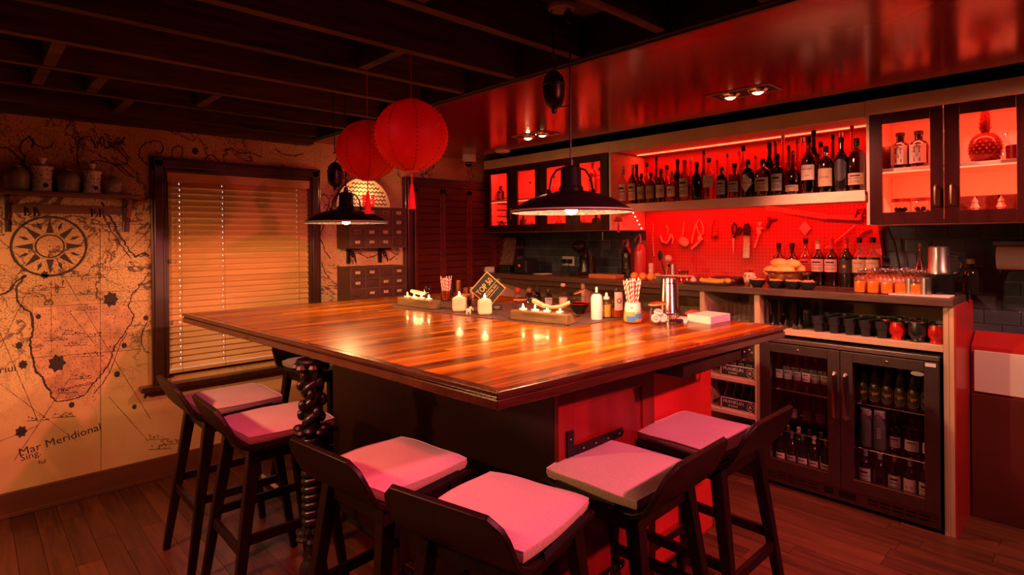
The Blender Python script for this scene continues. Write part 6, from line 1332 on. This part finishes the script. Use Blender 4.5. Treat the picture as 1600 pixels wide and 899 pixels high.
# face mug with straws, blue and orange coat
mc = im(989, 503); t = thing('cartoonless_mug', 'white and orange glazed mug with a blue band, holding red-striped straws', 'mug', mc, cam_rz); t.name = 'glazed_mug'
MB().lathe([(0, 0), (.040, .002), (.044, .012), (.042, .040), (.0385, .050)], 28).build('lower_glaze', mat('orange_glaze', (.75, .30, .06), .25, coat=.4), t, smooth=True); MB().lathe([(.0385, .050), (.039, .062), (.036, .082), (.034, .092), (.031, .092), (.030, .05), (0, .048)], 28).build('upper_glaze', mat('white_glaze', (.85, .74, .62), .25, coat=.4), t, smooth=True)
bb_ = band(.0448, .012, .036, .9, 14); mb = MB(); mb.add([(a, b, c+(.008 if a > 0 else -.004)) for a, b, c in bb_.v], bb_.f); mb.build('blue_band', mat('blue_glaze', (.05, .22, .50), .3), t); MB().ball((-.012, -.036, .070), .0035, 8).build('dark_spot', blackM, t)
straws(mc, .055, .205, 26, .060, 'red-striped paper straw in the white and orange mug', 2)
# metal cups, pourers, bottles behind
for k, (px_, py_, r, h_, m, lb_) in enumerate(((717, 463, .021, .110, copper, 'tall copper canister right of the left straws'), (728, 466, .020, .070, copper, 'short copper cup beside the tall copper canister'), (738, 466, .021, .072, steel, 'short steel cup left of the diamond sign'), (705, 462, .016, .085, blackM, 'slim dark bottle behind the left straws'))):
    c_ = im(px_, py_); simple('metal_cup', MB().lathe([(0, 0), (r*.9, 0), (r, h_), (r*.9, h_), (r*.8, .01), (0, .01)], 24), m, lb_, 'cup', 'metal cups at the back of the runner', loc=c_)
c_ = im(728, 478); t = thing('spice_jar', 'glass jar of dark spice with a clip lid, behind the salt cubes', 'jar', c_); MB().lathe([(0, .001), (.034, .001), (.036, .05), (.030, .058)], 22, caps=False).build('jar_glass', GL['clear'], t, smooth=True); MB().lathe([(0, .004), (.033, .004), (.034, .04), (0, .042)], 20).build('spice', liqM['dark'], t, smooth=True); MB().lathe([(.034, .060), (.034, .068), (0, .072)], 22).build('lid', mat('orange_rubber_lid', (.70, .25, .08), .4), t)
for k, (px_, m, lq_) in enumerate(((809, 'red', 'red'), (827, 'gold', 'amber'), (840, 'black', 'dark'))):
    c_ = im(px_, 474); t = thing('pourer_bottle', ['red', 'amber', 'dark'][k]+'-topped small bottle with a steel pourer behind the runner', 'bottle', c_, cam_rz, 'small bottles with pourers')
    MB().lathe([(0, 0), (.021, 0), (.023, .006), (.023, .05), (.016, .064), (.012, .068)], 20).build('body', GL[{'red': 'clear', 'amber': 'amber', 'dark': 'brown'}[lq_]], t, smooth=True); MB().lathe([(.0135, .066), (.017, .072), (.017, .088), (.010, .094)], 14).build('stopper', CAPM[m], t, smooth=True)
    MB().tube([(0, 0, .09), (.002, 0, .115)], .0022, 6).tube([(.0, 0, .092), (-.010, .004, .104)], .0018, 6).build('steel_pourer', chrome, t)
c_ = im(812, 482); t = thing('clip_jar', 'low clip-top glass jar with orange seal in front of the pourers', 'jar', c_); MB().lathe([(0, .001), (.038, .001), (.039, .04), (.034, .046)], 24, caps=False).build('jar_glass', GL['clear'], t, smooth=True); MB().lathe([(.036, .047), (.038, .050), (.036, .053)], 24, caps=False).build('seal', MATS['orange_rubber_lid'], t); MB().lathe([(.036, .054), (.034, .060), (0, .062)], 24).build('glass_lid', GL['clear'], t, smooth=True)
bottle('medic', .098, .024, 'dark', im(857, 478), 'small black dropper bottle with grey label', 'black', 'grey', (.1, .5), rz=cam_rz, caph=.022)
c_ = im(880, 477); t = thing('crystal_bottle', 'faceted clear crystal bottle right of the dropper bottle', 'bottle', c_, cam_rz); MB().lathe([(0, .001), (.028, .001), (.030, .008), (.029, .058), (.020, .07), (.015, .078), (.017, .105), (.014, .112)], 10, caps=False).build('crystal_body', GL['clear'], t); MB().lathe([(0, .004), (.026, .004), (.027, .045), (0, .046)], 10).build('contents', liqM['milk'], t); MB().lathe([(.010, .108), (.016, .118), (.012, .128), (0, .13)], 10).build('stopper', mat('cork_pink', (.50, .25, .18), .7), t)
c_ = im(905, 490); t = thing('red_lined_bowl', 'black bowl with a wide red rim behind the right candle block', 'bowl', c_); MB().lathe([(0, 0), (.025, .0), (.028, .004), (.045, .03), (.055, .052)], 30).build('bowl_outside', blackG, t, smooth=True); MB().lathe([(.0555, .052), (.057, .055), (.052, .055), (.040, .035), (0, .012)], 30).build('red_lining', redm, t, smooth=True)
t = thing('open_jar', 'tilted clip-top glass jar with orange seal behind the red-rimmed bowl', 'jar', im(906, 478), cam_rz); MB().lathe([(0, .001), (.036, .001), (.037, .055), (.033, .060)], 22, caps=False).build('jar_glass', GL['clear'], t, smooth=True); Mx = Matrix.Translation((.0, 0, .082)) @ Matrix.Rotation(-.38, 4, 'Y'); MB().lathe([(0, 0), (.036, 0), (.036, .006), (0, .010)], 22, M=Mx).build('lid', GL['clear'], t, smooth=True); MB().lathe([(.037, -.002), (.038, .001), (.037, .004)], 22, M=Mx, caps=False).build('seal', MATS['orange_rubber_lid'], t)
c_ = im(932.5, 499); t = thing('squeeze_bottle', 'white plastic squeeze bottle standing tallest on the right of the runner', 'bottle', c_, cam_rz); MB().lathe([(0, 0), (.027, 0), (.028, .004), (.028, .100), (.024, .116), (.014, .124)], 24).build('bottle_body', whiteP, t, smooth=True); MB().lathe([(.012, .124), (.008, .130)], 14).build('dark_ring', blackM, t); MB().lathe([(.006, .130), (.006, .152), (.003, .158), (0, .158)], 14).build('nozzle', whiteP, t, smooth=True)
c_ = im(948, 496); t = thing('dropper_jar', 'amber juice bottle with white dropper right of the white squeeze bottle', 'bottle', c_, cam_rz); MB().lathe([(0, .001), (.024, .001), (.025, .07), (.018, .082), (.014, .09)], 22, caps=False).build('bottle_glass', GL['clear'], t, smooth=True); MB().lathe([(0, .004), (.0225, .004), (.0232, .062), (0, .063)], 22).build('juice', liqM['juice'], t, smooth=True); MB().lathe([(.015, .09), (.015, .102), (.008, .104), (.006, .122), (0, .124)], 16).build('dropper_top', whiteP, t, smooth=True)
bottle('square', .145, .029, 'amber', im(964, 496), 'squared amber bottle with pink label and dark oval seal, left of the mug', 'black', 'pink', (.26, .88), rz=cam_rz+.25, txt='◉', tsz=.034, half=.8, liquid='juice', lfill=.3)
# clip jar of tokens
c_ = im(1029, 506); t = thing('token_jar', 'flip-top glass jar of round white tokens, lid tilted open', 'jar', c_, cam_rz); MB().lathe([(0, .001), (.040, .001), (.0425, .012), (.042, .055), (.038, .062), (.039, .072)], 28, caps=False).build('jar_glass', GL['clear'], t, smooth=True)
Mx = Matrix.Translation((-.004, 0, .090)) @ Matrix.Rotation(-.10, 4, 'Y'); MB().lathe([(.039, -.004), (.042, 0), (.039, .004)], 26, M=Mx, caps=False).build('orange_seal', MATS['orange_rubber_lid'], t, smooth=True); MB().lathe([(0, .012), (.036, .010), (.040, .004), (0, .002)], 26, M=Mx).build('glass_lid', GL['clear'], t, smooth=True)
MB().tube([(.041, 0, .062), (.052, 0, .05), (.056, 0, .02), (.046, 0, .012)], .0016, 5).tube([(.041, -.01, .085), (.055, -.01, .06), (.050, -.01, .035)], .0016, 5).build('wire_clip', chrome, t)
for k, (a, b, r_) in enumerate(((-.016, .026, 1.2), (.018, .028, 1.35), (.0, .052, .6))):
    tk = MB().lathe([(0, -.004), (.020, -.004), (.021, 0), (.020, .004), (0, .004)], 24, M=Matrix.Rotation(r_, 4, 'X')).build('round_token', whiteP, None, smooth=True, loc=c_+Matrix.Rotation(cam_rz, 3, 'Z') @ Vector((a, -.010+.006*k, b))); tk.rotation_euler = (0, 0, cam_rz); tag(tk, ['left white token marked Q in the glass jar', 'right white token lying aslant in the glass jar', 'topmost white token in the glass jar'][k], 'token', 'tokens in the jar')
    if k == 0: 
        MT = Matrix.Rotation(1.2, 4, 'X'); lettering('Q', .024, lambda a_, b_: MT @ Vector((a_, b_, .0046)), 'lettering', inkM, tk)
c_ = im(1046, 488); simple('cocktail_shaker', MB().lathe([(0, 0), (.033, 0), (.035, .006), (.0445, .150), (.0455, .153), (.043, .153), (.036, .02), (0, .012)], 34, M=Matrix.Scale(1.18, 4)), mat('shaker_steel', (.70, .52, .42), .2, metal=1), 'tall steel cocktail shaker tin upturned behind the token jar', 'shaker', loc=c_)
for o in [o for o in C.objects if o.name.startswith('cocktail_shaker')]: o.scale = (1, 1, -1); o.location.z += .1535*1.18
for k in range(3): simple('steel_peg', MB().tube([(0, 0, .003), (.008, .0, .045)], .0025, 6), chrome, 'small steel cocktail pick right of the token jar, %s of three' % ORD[k], 'cocktail pick', 'cocktail picks', loc=im(1052+k*3, 500-k))
t = simple('picks_tin', MB().box(-.03, .03, -.012, .012, 0, .012), blackM, 'low black tray below the cocktail picks', 'tray', smooth=False, bevel=.002, loc=im(1056, 503)); t.rotation_euler = (0, 0, cam_rz)
# napkins
napM = mat('white_paper_napkin', (.86, .78, .70), .8)
nq = [ip(1074, 502), ip(1110.5, 507.5), ip(1141, 501), ip(1105, 496.5)]
cN = sum(nq, Vector())/4; t = thing('napkin_stack', 'thick square stack of white napkins on the right of the bar', 'napkins', cN)
for k in range(9): slab_from([(p-cN)*(1-.004*(k % 3))+Vector((0, 0, .0005+k*.0037)) for p in nq], .0034).build('napkin', napM, t)
n2 = [ip(1056, 503), ip(1073, 505), ip(1079, 499), ip(1062, 497.5)]; cN = sum(n2, Vector())/4; tag(slab_from([p-cN for p in n2], .010).build('card_pad', napM, loc=cN), 'small white pad of cards between the jar and the napkins', 'cards')
simple('crumpled_cloth', MB().ball((0, 0, .014), .04, 14, (1.3, .8, .4)).ball((.035, .01, .012), .028, 12, (1.2, .8, .5)), mat('rust_red_cloth', (.45, .08, .05), .9, noise=.4, scale=40, bump=1), 'crumpled rust-red cloth behind the napkin stack', 'cloth', loc=im(1082, 494))
